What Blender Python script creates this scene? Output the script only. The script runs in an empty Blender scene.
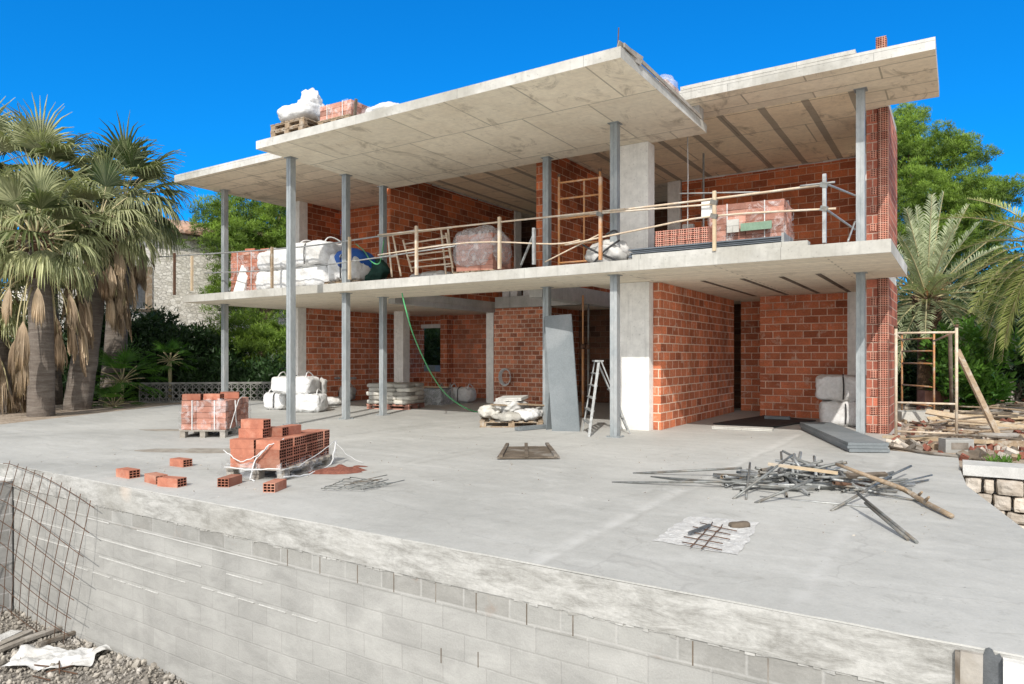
import bpy, bmesh, math, random
from mathutils import Vector, Matrix, Euler, noise as mnoise
R = math.radians
rnd = random.Random(7)
SC = bpy.context.scene
COL = SC.collection

# ---------------------------------------------------------------- camera
F, HZ, EYE, YAW = 695.0, 356.0, 1.40, 32.8
CS, SN = math.cos(R(YAW)), math.sin(R(YAW))
def ray(px, py):
    a, b = (px - 512) / F, (HZ - py) / F
    return Vector((a * CS - SN, a * SN + CS, b))
def at(px, py, z=0.0):                    # where a sight line meets the level z
    r = ray(px, py); t = (z - EYE) / r.z
    return Vector((r.x * t, r.y * t, z))
def on_y(px, py, Y):                      # ... meets the plane y = Y
    r = ray(px, py); t = Y / r.y
    return Vector((r.x * t, Y, EYE + r.z * t))
def on_x(px, py, X):
    r = ray(px, py); t = X / r.x
    return Vector((X, r.y * t, EYE + r.z * t))
def at_d(px, py, d):
    r = ray(px, py)
    return Vector((r.x * d, r.y * d, EYE + r.z * d))

cam = bpy.data.cameras.new("camera"); cam_o = bpy.data.objects.new("camera", cam)
COL.objects.link(cam_o); SC.camera = cam_o
cam_o.location = (0, 0, EYE); cam_o.rotation_euler = (R(90), 0, R(YAW))
cam.sensor_width = 36; cam.lens = F / 1024 * 36; cam.shift_y = 14 / 1024
cam.clip_end = 3000; cam.clip_start = 0.05

# ---------------------------------------------------------------- light
SUNV = Vector((0.42, -1.0, 0.836)).normalized()     # towards the sun
w = bpy.data.worlds.new("World"); SC.world = w; w.use_nodes = True
nt = w.node_tree; bg = nt.nodes["Background"]
sky = nt.nodes.new("ShaderNodeTexSky"); sky.sky_type = 'NISHITA'; sky.sun_disc = False
sky.sun_elevation = math.asin(SUNV.z); sky.sun_rotation = math.atan2(SUNV.x, SUNV.y)
sky.air_density = 1.0; sky.dust_density = 0.4; sky.ozone_density = 3.0; sky.altitude = 300
hs = nt.nodes.new("ShaderNodeHueSaturation"); hs.inputs["Saturation"].default_value = 1.28; hs.inputs["Value"].default_value = 1.45
tc = nt.nodes.new("ShaderNodeTexCoord"); va = nt.nodes.new("ShaderNodeVectorMath"); va.operation = 'ADD'; va.inputs[1].default_value = (0, 0, .13)
vn = nt.nodes.new("ShaderNodeVectorMath"); vn.operation = 'NORMALIZE'
nt.links.new(tc.outputs["Generated"], va.inputs[0]); nt.links.new(va.outputs[0], vn.inputs[0]); nt.links.new(vn.outputs[0], sky.inputs[0])
nt.links.new(sky.outputs[0], hs.inputs["Color"]); 
mg = nt.nodes.new("ShaderNodeMix"); mg.data_type = 'RGBA'; mg.blend_type = 'MULTIPLY'; mg.inputs[0].default_value = 1; mg.inputs[7].default_value = (.08, 1.10, 1.46, 1)
nt.links.new(hs.outputs[0], mg.inputs[6])
h2 = nt.nodes.new("ShaderNodeHueSaturation"); h2.inputs["Saturation"].default_value = .12; h2.inputs["Value"].default_value = 2.1; nt.links.new(sky.outputs[0], h2.inputs["Color"])  # unseen sky overhead and sunward, whitened and brightened as added neutral fill
sp_ = nt.nodes.new("ShaderNodeSeparateXYZ"); nt.links.new(tc.outputs["Generated"], sp_.inputs[0])
mr = nt.nodes.new("ShaderNodeMapRange"); mr.inputs[1].default_value = .46; mr.inputs[2].default_value = .62; nt.links.new(sp_.outputs["Z"], mr.inputs[0])
dt = nt.nodes.new("ShaderNodeVectorMath"); dt.operation = 'DOT_PRODUCT'; dt.inputs[1].default_value = (.387, -.922, 0); nt.links.new(tc.outputs["Generated"], dt.inputs[0])
mr2 = nt.nodes.new("ShaderNodeMapRange"); mr2.inputs[1].default_value = -.15; mr2.inputs[2].default_value = .35; nt.links.new(dt.outputs["Value"], mr2.inputs[0])
mm = nt.nodes.new("ShaderNodeMath"); mm.operation = 'MAXIMUM'; nt.links.new(mr.outputs[0], mm.inputs[0]); nt.links.new(mr2.outputs[0], mm.inputs[1])
mx = nt.nodes.new("ShaderNodeMix"); mx.data_type = 'RGBA'; nt.links.new(mm.outputs[0], mx.inputs[0]); nt.links.new(mg.outputs[2], mx.inputs[6]); nt.links.new(h2.outputs[0], mx.inputs[7])
nt.links.new(mx.outputs[2], bg.inputs[0]); bg.inputs[1].default_value = 0.122
sl = bpy.data.lights.new("sun", 'SUN'); so = bpy.data.objects.new("sun", sl); COL.objects.link(so)
sl.energy = 4.1; sl.angle = R(0.55); sl.color = (1.0, 0.955, 0.89)
so.rotation_euler = SUNV.to_track_quat('Z', 'Y').to_euler(); so.location = (10, -20, 20)
SC.view_settings.view_transform = 'Standard'; SC.view_settings.look = 'None'; SC.view_settings.exposure = 0
SC.cycles.max_bounces = 9; SC.cycles.diffuse_bounces = 7; SC.cycles.transparent_max_bounces = 24
SC.cycles.use_denoising = True

# ---------------------------------------------------------------- node helpers
class NT:
    def __init__(s, name):
        s.m = bpy.data.materials.new(name); s.m.use_nodes = True
        s.t = s.m.node_tree; s.n = s.t.nodes; s.b = s.n["Principled BSDF"]; s.out = s.n["Material Output"]
    def node(s, ty, **kw):
        nd = s.n.new(ty)
        for k, v in kw.items():
            if k in ('operation', 'blend_type', 'data_type', 'feature', 'distance', 'attribute_name', 'noise_dimensions', 'offset', 'offset_frequency', 'squash', 'attribute_type', 'wave_type', 'bands_direction', 'interpolation_type', 'voronoi_dimensions', 'wave_profile'):
                setattr(nd, k, v)
        return nd
    def link(s, a, b): s.t.links.new(a, b)
    def coord(s, kind="Object", scale=(1, 1, 1), loc=(0, 0, 0), rot=(0, 0, 0)):
        tc = s.n.new("ShaderNodeTexCoord"); mp = s.n.new("ShaderNodeMapping")
        mp.inputs["Scale"].default_value = scale; mp.inputs["Location"].default_value = loc; mp.inputs["Rotation"].default_value = rot
        s.link(tc.outputs[kind], mp.inputs[0]); return mp.outputs[0]
    def world(s, scale=(1, 1, 1)):
        g = s.n.new("ShaderNodeNewGeometry"); mp = s.n.new("ShaderNodeMapping"); mp.inputs["Scale"].default_value = scale
        s.link(g.outputs["Position"], mp.inputs[0]); return mp.outputs[0]
    def noise(s, vec, scale, detail=4, rough=.55, dist=0.0):
        nd = s.n.new("ShaderNodeTexNoise"); s.link(vec, nd.inputs["Vector"])
        nd.inputs["Scale"].default_value = scale; nd.inputs["Detail"].default_value = detail
        nd.inputs["Roughness"].default_value = rough; nd.inputs["Distortion"].default_value = dist
        return nd.outputs["Fac"]
    def ramp(s, fac, stops):
        r = s.n.new("ShaderNodeValToRGB"); s.link(fac, r.inputs[0]); e = r.color_ramp.elements
        while len(e) < len(stops): e.new(.5)
        for i, (p, c) in enumerate(stops):
            e[i].position = p; e[i].color = (c, c, c, 1) if not isinstance(c, (tuple, list)) else (*c, 1)
        return r.outputs[0]
    def mix(s, fac, a, b, mode='MIX'):
        m = s.n.new("ShaderNodeMix"); m.data_type = 'RGBA'; m.blend_type = mode
        for i, v in ((0, fac), (6, a), (7, b)):
            if isinstance(v, (int, float)): m.inputs[i].default_value = v if i == 0 else (v, v, v, 1)
            elif isinstance(v, (tuple, list)): m.inputs[i].default_value = (*v, 1)
            else: s.link(v, m.inputs[i])
        return m.outputs[2]
    def math(s, op, a, b=None, c=None):
        m = s.n.new("ShaderNodeMath"); m.operation = op
        for i, v in enumerate((a, b, c)):
            if v is None: continue
            if isinstance(v, (int, float)): m.inputs[i].default_value = v
            else: s.link(v, m.inputs[i])
        return m.outputs[0]
    def bump(s, h, strength=.3, dist=.02, normal=None):
        b = s.n.new("ShaderNodeBump"); b.inputs["Strength"].default_value = strength; b.inputs["Distance"].default_value = dist
        s.link(h, b.inputs["Height"])
        if normal: s.link(normal, b.inputs["Normal"])
        return b.outputs[0]
    def fin(s, col, rough=.85, metal=0.0, nrm=None, spec=.3):
        if isinstance(col, (tuple, list)): s.b.inputs["Base Color"].default_value = (*col, 1)
        else: s.link(col, s.b.inputs["Base Color"])
        if isinstance(rough, (int, float)): s.b.inputs["Roughness"].default_value = rough
        else: s.link(rough, s.b.inputs["Roughness"])
        s.b.inputs["Metallic"].default_value = metal; s.b.inputs["Specular IOR Level"].default_value = spec
        if nrm: s.link(nrm, s.b.inputs["Normal"])
        return s.m

def pm(name, c1, c2, scale=6, rough=.8, metal=0.0, bump=.3, bscale=None, bdist=.01, lo=.35, hi=.65, c3=None, stretch=(1, 1, 1), spec=.3, var=False):
    """two-tone noisy surface with a finer grime layer and bump"""
    n = NT(name); v = n.world(stretch)
    a = n.noise(v, scale, 6, .6, .3)
    c = n.mix(n.ramp(a, [(lo, 0), (hi, 1)]), c1, c2)
    if c3:
        c = n.mix(n.ramp(n.noise(v, scale * .37, 5, .65, .6), [(.5, 0), (.72, 1)]), c, c3)
    if var:
        at_ = n.node("ShaderNodeAttribute", attribute_name="var")
        c = n.mix(1.0, c, n.ramp(at_.outputs["Fac"], [(0, .62), (1, 1.25)]), 'MULTIPLY')
    b = n.noise(v, bscale or scale * 8, 5, .6)
    c = n.mix(.35, c, n.ramp(b, [(.3, .6), (.7, 1.15)]), 'MULTIPLY')
    return n.fin(c, rough, metal, n.bump(b, bump, bdist), spec)

# ---------------------------------------------------------------- materials
def brick_wall_mat(name, c1=(.60, .20, .10), c2=(.36, .11, .055), mortar=(.78, .57, .44), bw=.33, bh=.165, ms=.011, smear=.75, dark=.0):
    n = NT(name); uv = n.coord("UV")
    wob = n.noise(uv, 2.2, 2); wv = n.node("ShaderNodeVectorMath", operation='MULTIPLY_ADD')
    n.link(wob, wv.inputs[0]); wv.inputs[1].default_value = (.016, .016, 0); n.link(uv, wv.inputs[2])
    br = n.node("ShaderNodeTexBrick", offset=.5); n.link(wv.outputs[0], br.inputs["Vector"])
    br.inputs["Color1"].default_value = (*c1, 1); br.inputs["Color2"].default_value = (*c2, 1); br.inputs["Mortar"].default_value = (*mortar, 1)
    for k, v in (("Scale", 1), ("Mortar Size", ms), ("Mortar Smooth", .25), ("Bias", -.15), ("Brick Width", bw), ("Row Height", bh)): br.inputs[k].default_value = v
    c = br.outputs["Color"]
    lg = n.noise(uv, 1.1, 5, .6, .5)
    c = n.mix(1, c, n.ramp(lg, [(.3, .68), (.5, 1.0), (.72, 1.2)]), 'MULTIPLY')
    # some units fired darker or paler than their neighbours
    b2 = n.node("ShaderNodeTexBrick", offset=.5); n.link(wv.outputs[0], b2.inputs["Vector"])
    b2.inputs["Color1"].default_value = (1.35, 1.25, 1.15, 1); b2.inputs["Color2"].default_value = (.72, .70, .72, 1); b2.inputs["Mortar"].default_value = (1, 1, 1, 1); b2.offset_frequency = 2; b2.squash = 1
    for k, v in (("Scale", 1), ("Mortar Size", ms), ("Mortar Smooth", .25), ("Bias", .0), ("Brick Width", bw), ("Row Height", bh)): b2.inputs[k].default_value = v
    sh = n.ramp(n.noise(uv, 2.4, 2), [(.45, 0), (.6, .75)]); c = n.mix(sh, c, n.mix(1, c, b2.outputs["Color"], 'MULTIPLY'))
    chip = n.ramp(n.noise(uv, 17, 5, .8, .5), [(.64, 0), (.68, .8)]); c = n.mix(chip, c, tuple(x * .35 for x in c1))
    fine = n.noise(uv, 30, 4, .6)
    c = n.mix(.6, c, n.ramp(fine, [(.3, .62), (.65, 1.15)]), 'MULTIPLY')
    # mortar smeared over the brick faces
    sm = n.math('MULTIPLY', n.ramp(n.noise(uv, 5.5, 6, .7, .8), [(.56, 0), (.70, 1)]), smear)
    c = n.mix(sm, c, tuple(.85 * x for x in mortar))
    # dusty pale drips
    st = n.coord("UV", (9, .8, 1)); dr = n.ramp(n.noise(st, 1.0, 4, .6), [(.62, 0), (.8, .35)])
    c = n.mix(dr, c, (.5, .33, .25))
    if dark: c = n.mix(dark, c, (.02, .015, .012))
    # grooves combed in the brick face
    wave = n.node("ShaderNodeTexWave", wave_type='BANDS', bands_direction='Y'); n.link(uv, wave.inputs[0]); wave.inputs["Scale"].default_value = 16; wave.inputs["Distortion"].default_value = .6
    h = n.math('ADD', n.math('MULTIPLY', br.outputs["Fac"], -1.0), n.math('MULTIPLY', fine, .25))
    h = n.math('ADD', h, n.math('MULTIPLY', wave.outputs["Fac"], .10))
    return n.fin(c, .88, 0, n.bump(h, .9, .012), .2)

def hollow_mat(name, c1=(.55, .24, .17), c2=(.36, .14, .10), cell=.036, bw=.12, bh=.165, blocky=False):
    """end faces of hollow bricks: each brick end shows a grid of dark cells"""
    n = NT(name); uv = n.coord("UV")
    br = n.node("ShaderNodeTexBrick", offset=0.0); n.link(uv, br.inputs["Vector"])
    br.inputs["Color1"].default_value = (*c1, 1); br.inputs["Color2"].default_value = (*c2, 1); br.inputs["Mortar"].default_value = (.50, .30, .23, 1)
    for k, v in (("Scale", 1), ("Mortar Size", .006), ("Mortar Smooth", .2), ("Bias", -.1), ("Brick Width", bw), ("Row Height", bh)): br.inputs[k].default_value = v
    g = n.node("ShaderNodeTexBrick", offset=0.0); n.link(uv, g.inputs["Vector"])
    g.inputs["Color1"].default_value = (0, 0, 0, 1); g.inputs["Color2"].default_value = (0, 0, 0, 1); g.inputs["Mortar"].default_value = (1, 1, 1, 1)
    cw, chh = bw / max(1, round(bw / cell)), bh / max(1, round(bh / cell))
    for k, v in (("Scale", 1), ("Mortar Size", .0085), ("Mortar Smooth", .15), ("Brick Width", cw), ("Row Height", chh)): g.inputs[k].default_value = v
    c = n.mix(g.outputs["Fac"], (.035, .012, .008), br.outputs["Color"])
    vr = n.noise(uv, 3, 4)
    c = n.mix(1, c, n.ramp(vr, [(.3, .7), (.7, 1.2)]), 'MULTIPLY')
    return n.fin(c, .9, 0, n.bump(g.outputs["Fac"], .8, .02), .2)

M = {}
M['brick'] = brick_wall_mat("red_hollow_brick_wall")
M['brick_rough'] = brick_wall_mat("rough_mortar_smeared_brick", c1=(.60, .23, .125), c2=(.31, .10, .055), bw=.25, bh=.13, smear=.75, ms=.012)
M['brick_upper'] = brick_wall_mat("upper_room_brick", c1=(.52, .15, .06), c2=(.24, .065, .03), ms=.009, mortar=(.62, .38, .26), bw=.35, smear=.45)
M["brick_shade"] = brick_wall_mat("shade_painted_brick", c1=(.13, .06, .035), c2=(.07, .035, .022), mortar=(.15, .10, .07))  # near-black brick: shade of the dark rooms painted into the wall colour
M["brick_brown"] = brick_wall_mat("dusky_brick", c1=(.42, .14, .09), c2=(.24, .075, .05), mortar=(.5, .34, .27), smear=.7)
M['hollow'] = hollow_mat("hollow_brick_ends")
M['hollow_pink'] = hollow_mat("pale_hollow_brick_ends", c1=(.6, .26, .19), c2=(.5, .2, .14), bw=.12, bh=.12)

def concrete_mat(name, base=(.52, .51, .49), dk=(.36, .35, .33), warm=None, boards=0.0, streak=True, bmp=.35):
    n = NT(name); v = n.world()
    a = n.noise(v, .55, 6, .62, .4); c = n.mix(n.ramp(a, [(.36, 0), (.66, 1)]), dk, base)
    b = n.noise(v, 7, 6, .65); c = n.mix(.55, c, n.ramp(b, [(.3, .72), (.68, 1.1)]), 'MULTIPLY')
    if warm: c = n.mix(n.ramp(n.noise(v, .9, 4, .6, .8), [(.45, 0), (.7, .8)]), c, warm)
    if streak:
        v2 = n.world((14, 14, .8)); c = n.mix(n.ramp(n.noise(v2, 1, 5, .6), [(.55, 0), (.8, .5)]), c, tuple(x * .6 for x in dk))
    f = n.noise(v, 60, 4, .7)
    pit = n.ramp(n.noise(v, 28, 2, .5), [(.27, 0), (.33, 1)])
    c = n.mix(n.math('MULTIPLY', n.math('SUBTRACT', 1, pit), .5), c, tuple(x * .55 for x in dk))
    h = n.math('ADD', n.math('MULTIPLY', f, .4), n.math('MULTIPLY', pit, .5))
    if boards:
        w_ = n.node("ShaderNodeTexBrick", offset=.5); uv = n.coord("UV"); n.link(uv, w_.inputs["Vector"])
        for k, x in (("Scale", 1), ("Mortar Size", .006), ("Mortar Smooth", .5), ("Brick Width", 2.2), ("Row Height", boards)): w_.inputs[k].default_value = x
        w_.inputs["Color1"].default_value = (1, 1, 1, 1); w_.inputs["Color2"].default_value = (.86, .86, .86, 1); w_.inputs["Mortar"].default_value = (.5, .5, .5, 1)
        c = n.mix(.8, c, w_.outputs["Color"], 'MULTIPLY'); h = n.math('ADD', h, n.math('MULTIPLY', w_.outputs["Fac"], -.6))
    return n.fin(c, .88, 0, n.bump(h, bmp, .008), .25)
M['concrete'] = concrete_mat("cast_concrete")
M['column'] = concrete_mat("column_concrete", (.86, .84, .79), (.70, .68, .63))
M['fascia'] = concrete_mat("slab_edge_concrete", (.66, .65, .61), (.40, .385, .34), boards=.4)
M['white_paint'] = pm("whitewashed_plaster", (.74, .73, .70), (.60, .59, .56), 3, bump=.2)

def soffit_mat(name, pale, dk, groove_gap=None, groove_w=.13, bw=2.0, bh=.5, gdir='X', rot=0.0, grime=1.0):
    """formwork board imprint seen on the underside of a slab"""
    n = NT(name); v = n.world()
    mp = n.node("ShaderNodeMapping"); n.link(v, mp.inputs[0]); mp.inputs["Rotation"].default_value = (0, 0, rot)
    br = n.node("ShaderNodeTexBrick", offset=.5); n.link(mp.outputs[0], br.inputs["Vector"])
    for k, x in (("Scale", 1), ("Mortar Size", .016), ("Mortar Smooth", .4), ("Bias", 0), ("Brick Width", bw), ("Row Height", bh)): br.inputs[k].default_value = x
    br.inputs["Color1"].default_value = (*pale, 1); br.inputs["Color2"].default_value = (*[x * .86 for x in pale], 1); br.inputs["Mortar"].default_value = (*[x * .52 for x in pale], 1)
    c = br.outputs["Color"]
    c = n.mix(n.math('MULTIPLY', n.ramp(n.noise(v, .8, 6, .68, .9), [(.46, 0), (.74, 1)]), .5 * grime), c, dk)
    c = n.mix(n.math('MULTIPLY', n.ramp(n.noise(n.world((1, .5, 1)), 1.7, 7, .72, 1.6), [(.55, 0), (.72, 1)]), .85 * grime), c, tuple(x * .5 for x in dk))
    c = n.mix(.6, c, n.ramp(n.noise(v, 9, 6, .7), [(.3, .82), (.65, 1.1)]), 'MULTIPLY')
    grain = n.noise(n.world((2, 22, 2)), 1.5, 5, .7, .3)
    c = n.mix(.4, c, n.ramp(grain, [(.35, .85), (.65, 1.06)]), 'MULTIPLY')
    if groove_gap:
        sx = n.node("ShaderNodeSeparateXYZ"); n.link(v, sx.inputs[0])
        co = n.math('ADD', sx.outputs[gdir], n.math('MULTIPLY', n.noise(v, 1.3, 3), .03))
        fr = n.math('FRACT', n.math('DIVIDE', n.math('ADD', co, 100.0), groove_gap))
        gm = n.math('LESS_THAN', fr, groove_w / groove_gap)
        c = n.mix(n.math('MULTIPLY', gm, .68), c, (.20, .185, .16))
    return n.fin(c, .85, 0, n.bump(n.math('ADD', br.outputs["Fac"], n.math('MULTIPLY', grain, -.3)), .35, .01), .25)
M['soffit_canopy'] = soffit_mat("canopy_soffit", (.98, .90, .73), (.72, .62, .47), bw=1.25, bh=2.0)
M['soffit_roof'] = soffit_mat("main_roof_soffit", (.95, .84, .66), (.58, .49, .36), bw=2.1, bh=.55, groove_gap=None)
M['soffit_rib'] = soffit_mat("ribbed_soffit", (.95, .80, .58), (.66, .53, .38), groove_gap=.74, bw=2.5, bh=1.3)
M['soffit_floor'] = soffit_mat("upper_floor_soffit", (.95, .86, .70), (.70, .60, .46), bw=3.2, bh=.16, grime=.5)

def terrace_mat():
    n = NT("power_floated_terrace_concrete"); v = n.world()
    a = n.noise(v, .28, 6, .6, .7); c = n.mix(n.ramp(a, [(.35, 0), (.62, 1)]), (.375, .374, .35), (.49, .486, .455))
    b = n.noise(n.world((1, 2.2, 1)), .9, 7, .68, 1.2); c = n.mix(n.ramp(b, [(.5, 0), (.72, .6)]), c, (.53, .525, .495))
    d = n.noise(n.world((3.5, .9, 1)), .5, 6, .7, .6); c = n.mix(n.ramp(d, [(.6, 0), (.76, .45)]), c, (.24, .235, .21))
    s = n.noise(v, 11, 6, .7, .4); c = n.mix(.45, c, n.ramp(s, [(.32, .83), (.62, 1.05)]), 'MULTIPLY')
    sp = n.ramp(n.noise(v, 26, 3, .6), [(.69, 0), (.73, .8)]); c = n.mix(sp, c, (.20, .185, .165))
    spl = n.ramp(n.noise(v, 3.3, 7, .75, .4), [(.66, 0), (.70, .75)]); c = n.mix(spl, c, (.60, .595, .565))
    gr_ = n.ramp(n.noise(n.world((1, 1.6, 1)), 1.7, 7, .75, 1.8), [(.57, 0), (.68, .4)]); c = n.mix(gr_, c, (.24, .232, .205))
    gt = n.noise(v, 55, 4, .75); c = n.mix(.5, c, n.ramp(gt, [(.32, .84), (.6, 1.05)]), 'MULTIPLY')
    f = n.noise(v, 90, 3, .6); h = n.math('ADD', n.math('MULTIPLY', f, .15), n.math('MULTIPLY', s, .6))
    rg = n.ramp(b, [(.4, .62), (.7, .85)])
    # faint cracks
    vo = n.node("ShaderNodeTexVoronoi", feature='DISTANCE_TO_EDGE'); wv = n.node("ShaderNodeVectorMath", operation='MULTIPLY_ADD')
    nn = n.node("ShaderNodeTexNoise"); n.link(v, nn.inputs[0]); nn.inputs["Scale"].default_value = 1.4; nn.inputs["Detail"].default_value = 6
    n.link(nn.outputs["Color"], wv.inputs[0]); wv.inputs[1].default_value = (.9, .9, 0); n.link(v, wv.inputs[2])
    n.link(wv.outputs[0], vo.inputs["Vector"]); vo.inputs["Scale"].default_value = .33
    cr = n.ramp(vo.outputs["Distance"], [(.0, .30), (.003, 0)]); c = n.mix(cr, c, (.25, .24, .23))
    sx = n.node("ShaderNodeSeparateXYZ"); n.link(v, sx.inputs[0])
    xw = n.math('ADD', sx.outputs["X"], n.math('MULTIPLY', n.math('SUBTRACT', n.noise(v, 1.1, 4), .5), .16))
    for x0, wd, cl, am in ((-2.42, .05, (.58, .575, .545), .55), (-.77, .035, (.56, .555, .53), .45), (-2.34, .02, (.27, .265, .24), .35), (-5.9, .04, (.30, .295, .27), .3), (-8.6, .05, (.54, .53, .50), .35)):
        dd = n.math('ABSOLUTE', n.math('SUBTRACT', xw, x0)); k = n.ramp(n.math('DIVIDE', dd, wd * 3), [(.12, am), (.9, 0)]); brk = n.ramp(n.noise(v, 2.6, 5, .7), [(.4, 0), (.55, 1)])
        c = n.mix(n.math('MULTIPLY', k, brk), c, cl)
    # arcs left by the trowel machine
    wv2 = n.node("ShaderNodeTexWave", wave_type='RINGS'); n.link(n.world((1, 1, 0)), wv2.inputs[0]); wv2.inputs["Scale"].default_value = .9; wv2.inputs["Distortion"].default_value = 9; wv2.inputs["Detail"].default_value = 4; wv2.inputs["Detail Scale"].default_value = .7
    c = n.mix(.07, c, n.ramp(wv2.outputs["Fac"], [(.2, .72), (.7, 1.12)]), 'MULTIPLY')
    return n.fin(c, rg, 0, n.bump(h, .28, .01), .35)
M['terrace'] = terrace_mat()

def block_mat(name, c1, c2, mort, joint=.010, smear=.3, rust=False):
    n = NT(name); uv = n.coord("UV")
    wob = n.node("ShaderNodeTexNoise"); n.link(uv, wob.inputs[0]); wob.inputs["Scale"].default_value = 1.7
    wv = n.node("ShaderNodeVectorMath", operation='MULTIPLY_ADD'); n.link(wob.outputs["Color"], wv.inputs[0]); wv.inputs[1].default_value = (.03, .03, 0); n.link(uv, wv.inputs[2])
    br = n.node("ShaderNodeTexBrick", offset=.5); n.link(wv.outputs[0], br.inputs["Vector"])
    br.inputs["Color1"].default_value = (*c1, 1); br.inputs["Color2"].default_value = (*c2, 1); br.inputs["Mortar"].default_value = (*mort, 1)
    for k, x in (("Scale", 1), ("Mortar Size", joint), ("Mortar Smooth", .9), ("Bias", .1), ("Brick Width", .4), ("Row Height", .2)): br.inputs[k].default_value = x
    c = br.outputs["Color"]
    a = n.noise(uv, 1.3, 6, .62, .6); c = n.mix(1, c, n.ramp(a, [(.3, .86), (.7, 1.1)]), 'MULTIPLY')
    sm = n.noise(uv, 6, 6, .7, .6); c = n.mix(n.math('MULTIPLY', n.ramp(sm, [(.45, 0), (.66, 1)]), smear), c, mort)
    f = n.noise(uv, 70, 4, .7); c = n.mix(.4, c, n.ramp(f, [(.3, .75), (.7, 1.1)]), 'MULTIPLY')
    bl = n.ramp(n.noise(n.coord("UV", (1.2, 3.0, 1)), 1.5, 6, .7, .8), [(.35, .86), (.62, 1.12)]); c = n.mix(.8, c, bl, 'MULTIPLY')
    if rust: c = n.mix(n.ramp(n.noise(uv, 3.1, 5, .6), [(.62, 0), (.78, .5)]), c, (.3, .2, .14))
    hh = n.math('ADD', n.math('MULTIPLY', br.outputs["Fac"], -.3), n.math('MULTIPLY', sm, .8)); hh = n.math('ADD', hh, n.math('MULTIPLY', f, .25))
    return n.fin(c, .9, 0, n.bump(hh, .5, .012), .2)
M['block'] = block_mat("whitewashed_concrete_block", (.365, .362, .342), (.325, .322, .304), (.315, .311, .293))
M['block_raw'] = block_mat("raw_concrete_block", (.34, .338, .318), (.27, .265, .245), (.37, .365, .345), joint=.014, smear=.35, rust=True)
M['ledge'] = pm('mortar_ledge_grey', (.56, .555, .53), (.46, .455, .43), 9, bump=.4)
M['openwork'] = pm('shade_dark_openwork_block', (.26, .255, .235), (.14, .14, .125), 5, .9, c3=(.34, .33, .31))  # block grey darkened to put the wall's shade into the colour
M['block_side'] = block_mat("grey_side_block", (.36, .355, .34), (.27, .265, .25), (.42, .41, .40), joint=.016, smear=.2)  # raw grey block, the side wall's own tone

def beam_mat():
    n = NT("board_marked_ring_beam"); v = n.world((1.9, 1.9, 8))
    a = n.noise(v, 1.5, 9, .76, .35); c = n.mix(n.ramp(a, [(.36, 0), (.60, 1)]), (.24, .235, .215), (.46, .455, .43))
    w2 = n.noise(n.world(), 1.1, 5, .6, .5); c = n.mix(n.ramp(w2, [(.5, 0), (.75, .6)]), c, (.31, .30, .27))
    f = n.noise(n.world(), 40, 5, .7); c = n.mix(.5, c, n.ramp(f, [(.3, .75), (.65, 1.08)]), 'MULTIPLY')
    w3 = n.ramp(n.noise(n.world(), .55, 3, .5), [(.64, 0), (.68, .5)]); c = n.mix(w3, c, (.62, .5, .4))
    return n.fin(c, .85, 0, n.bump(n.math('ADD', a, n.math('MULTIPLY', f, .3)), .6, .012), .25)
M['ring_beam'] = beam_mat()

def stone_mat(name, c1, c2, mort, scale=4.0, edge=.05, sq=(1, 1, 1), kind='Object'):
    n = NT(name); v = n.world(sq)
    nn = n.node("ShaderNodeTexNoise"); n.link(v, nn.inputs[0]); nn.inputs["Scale"].default_value = 2.5; nn.inputs["Detail"].default_value = 3
    wv = n.node("ShaderNodeVectorMath", operation='MULTIPLY_ADD'); n.link(nn.outputs["Color"], wv.inputs[0]); wv.inputs[1].default_value = (.12, .12, .12); n.link(v, wv.inputs[2])
    vo = n.node("ShaderNodeTexVoronoi", feature='DISTANCE_TO_EDGE'); n.link(wv.outputs[0], vo.inputs["Vector"]); vo.inputs["Scale"].default_value = scale
    vc = n.node("ShaderNodeTexVoronoi"); n.link(wv.outputs[0], vc.inputs["Vector"]); vc.inputs["Scale"].default_value = scale
    rv = n.node("ShaderNodeSeparateColor"); n.link(vc.outputs["Color"], rv.inputs[0])
    c = n.mix(rv.outputs[0], c1, c2)
    f = n.noise(v, 14, 6, .7); c = n.mix(.7, c, n.ramp(f, [(.3, .6), (.68, 1.15)]), 'MULTIPLY')
    e = n.ramp(vo.outputs["Distance"], [(edge * .5, 0), (edge, 1)]); c = n.mix(e, mort, c)
    return n.fin(c, .9, 0, n.bump(n.math('ADD', e, n.math('MULTIPLY', f, .3)), .8, .03), .2)
M['stone_house'] = stone_mat("rubble_stone_facade", (.95, .91, .83), (.62, .58, .50), (.50, .47, .41), 5.2, .05, (1, 1, 1.5))
M['steel'] = pm("galvanised_steel", (.34, .365, .37), (.27, .295, .30), 5, .5, .2, .2, 30, .004, lo=.42, hi=.58, c3=(.43, .435, .425), stretch=(1, 1, .4))
M['steel_dark'] = pm("dark_steel", (.11, .12, .125), (.17, .18, .19), 9, .5, .5, .2)
M['rod'] = pm("weathered_galvanised_tube", (.27, .28, .27), (.15, .15, .14), 9, .55, .35, .2, c3=(.20, .15, .10))
M['rod_light'] = pm("bright_galvanised_tube", (.42, .43, .42), (.26, .26, .25), 9, .45, .4, .2)
M['rust'] = pm("rusty_steel", (.16, .085, .05), (.09, .06, .045), 20, .85, .2, .4)
M['orange_paint'] = pm("worn_orange_painted_tube", (.55, .26, .09), (.42, .22, .12), 12, .6, .1, .3, c3=(.5, .42, .34))
M['tube_cream'] = pm("mortar_splashed_tube", (.62, .50, .36), (.50, .40, .30), 14, .7, 0, .4, c3=(.66, .62, .55))
M['wood'] = pm("weathered_timber", (.36, .27, .18), (.24, .175, .115), 3, .85, 0, .5, 14, .01, stretch=(6, 6, 6), c3=(.44, .40, .34))
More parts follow.
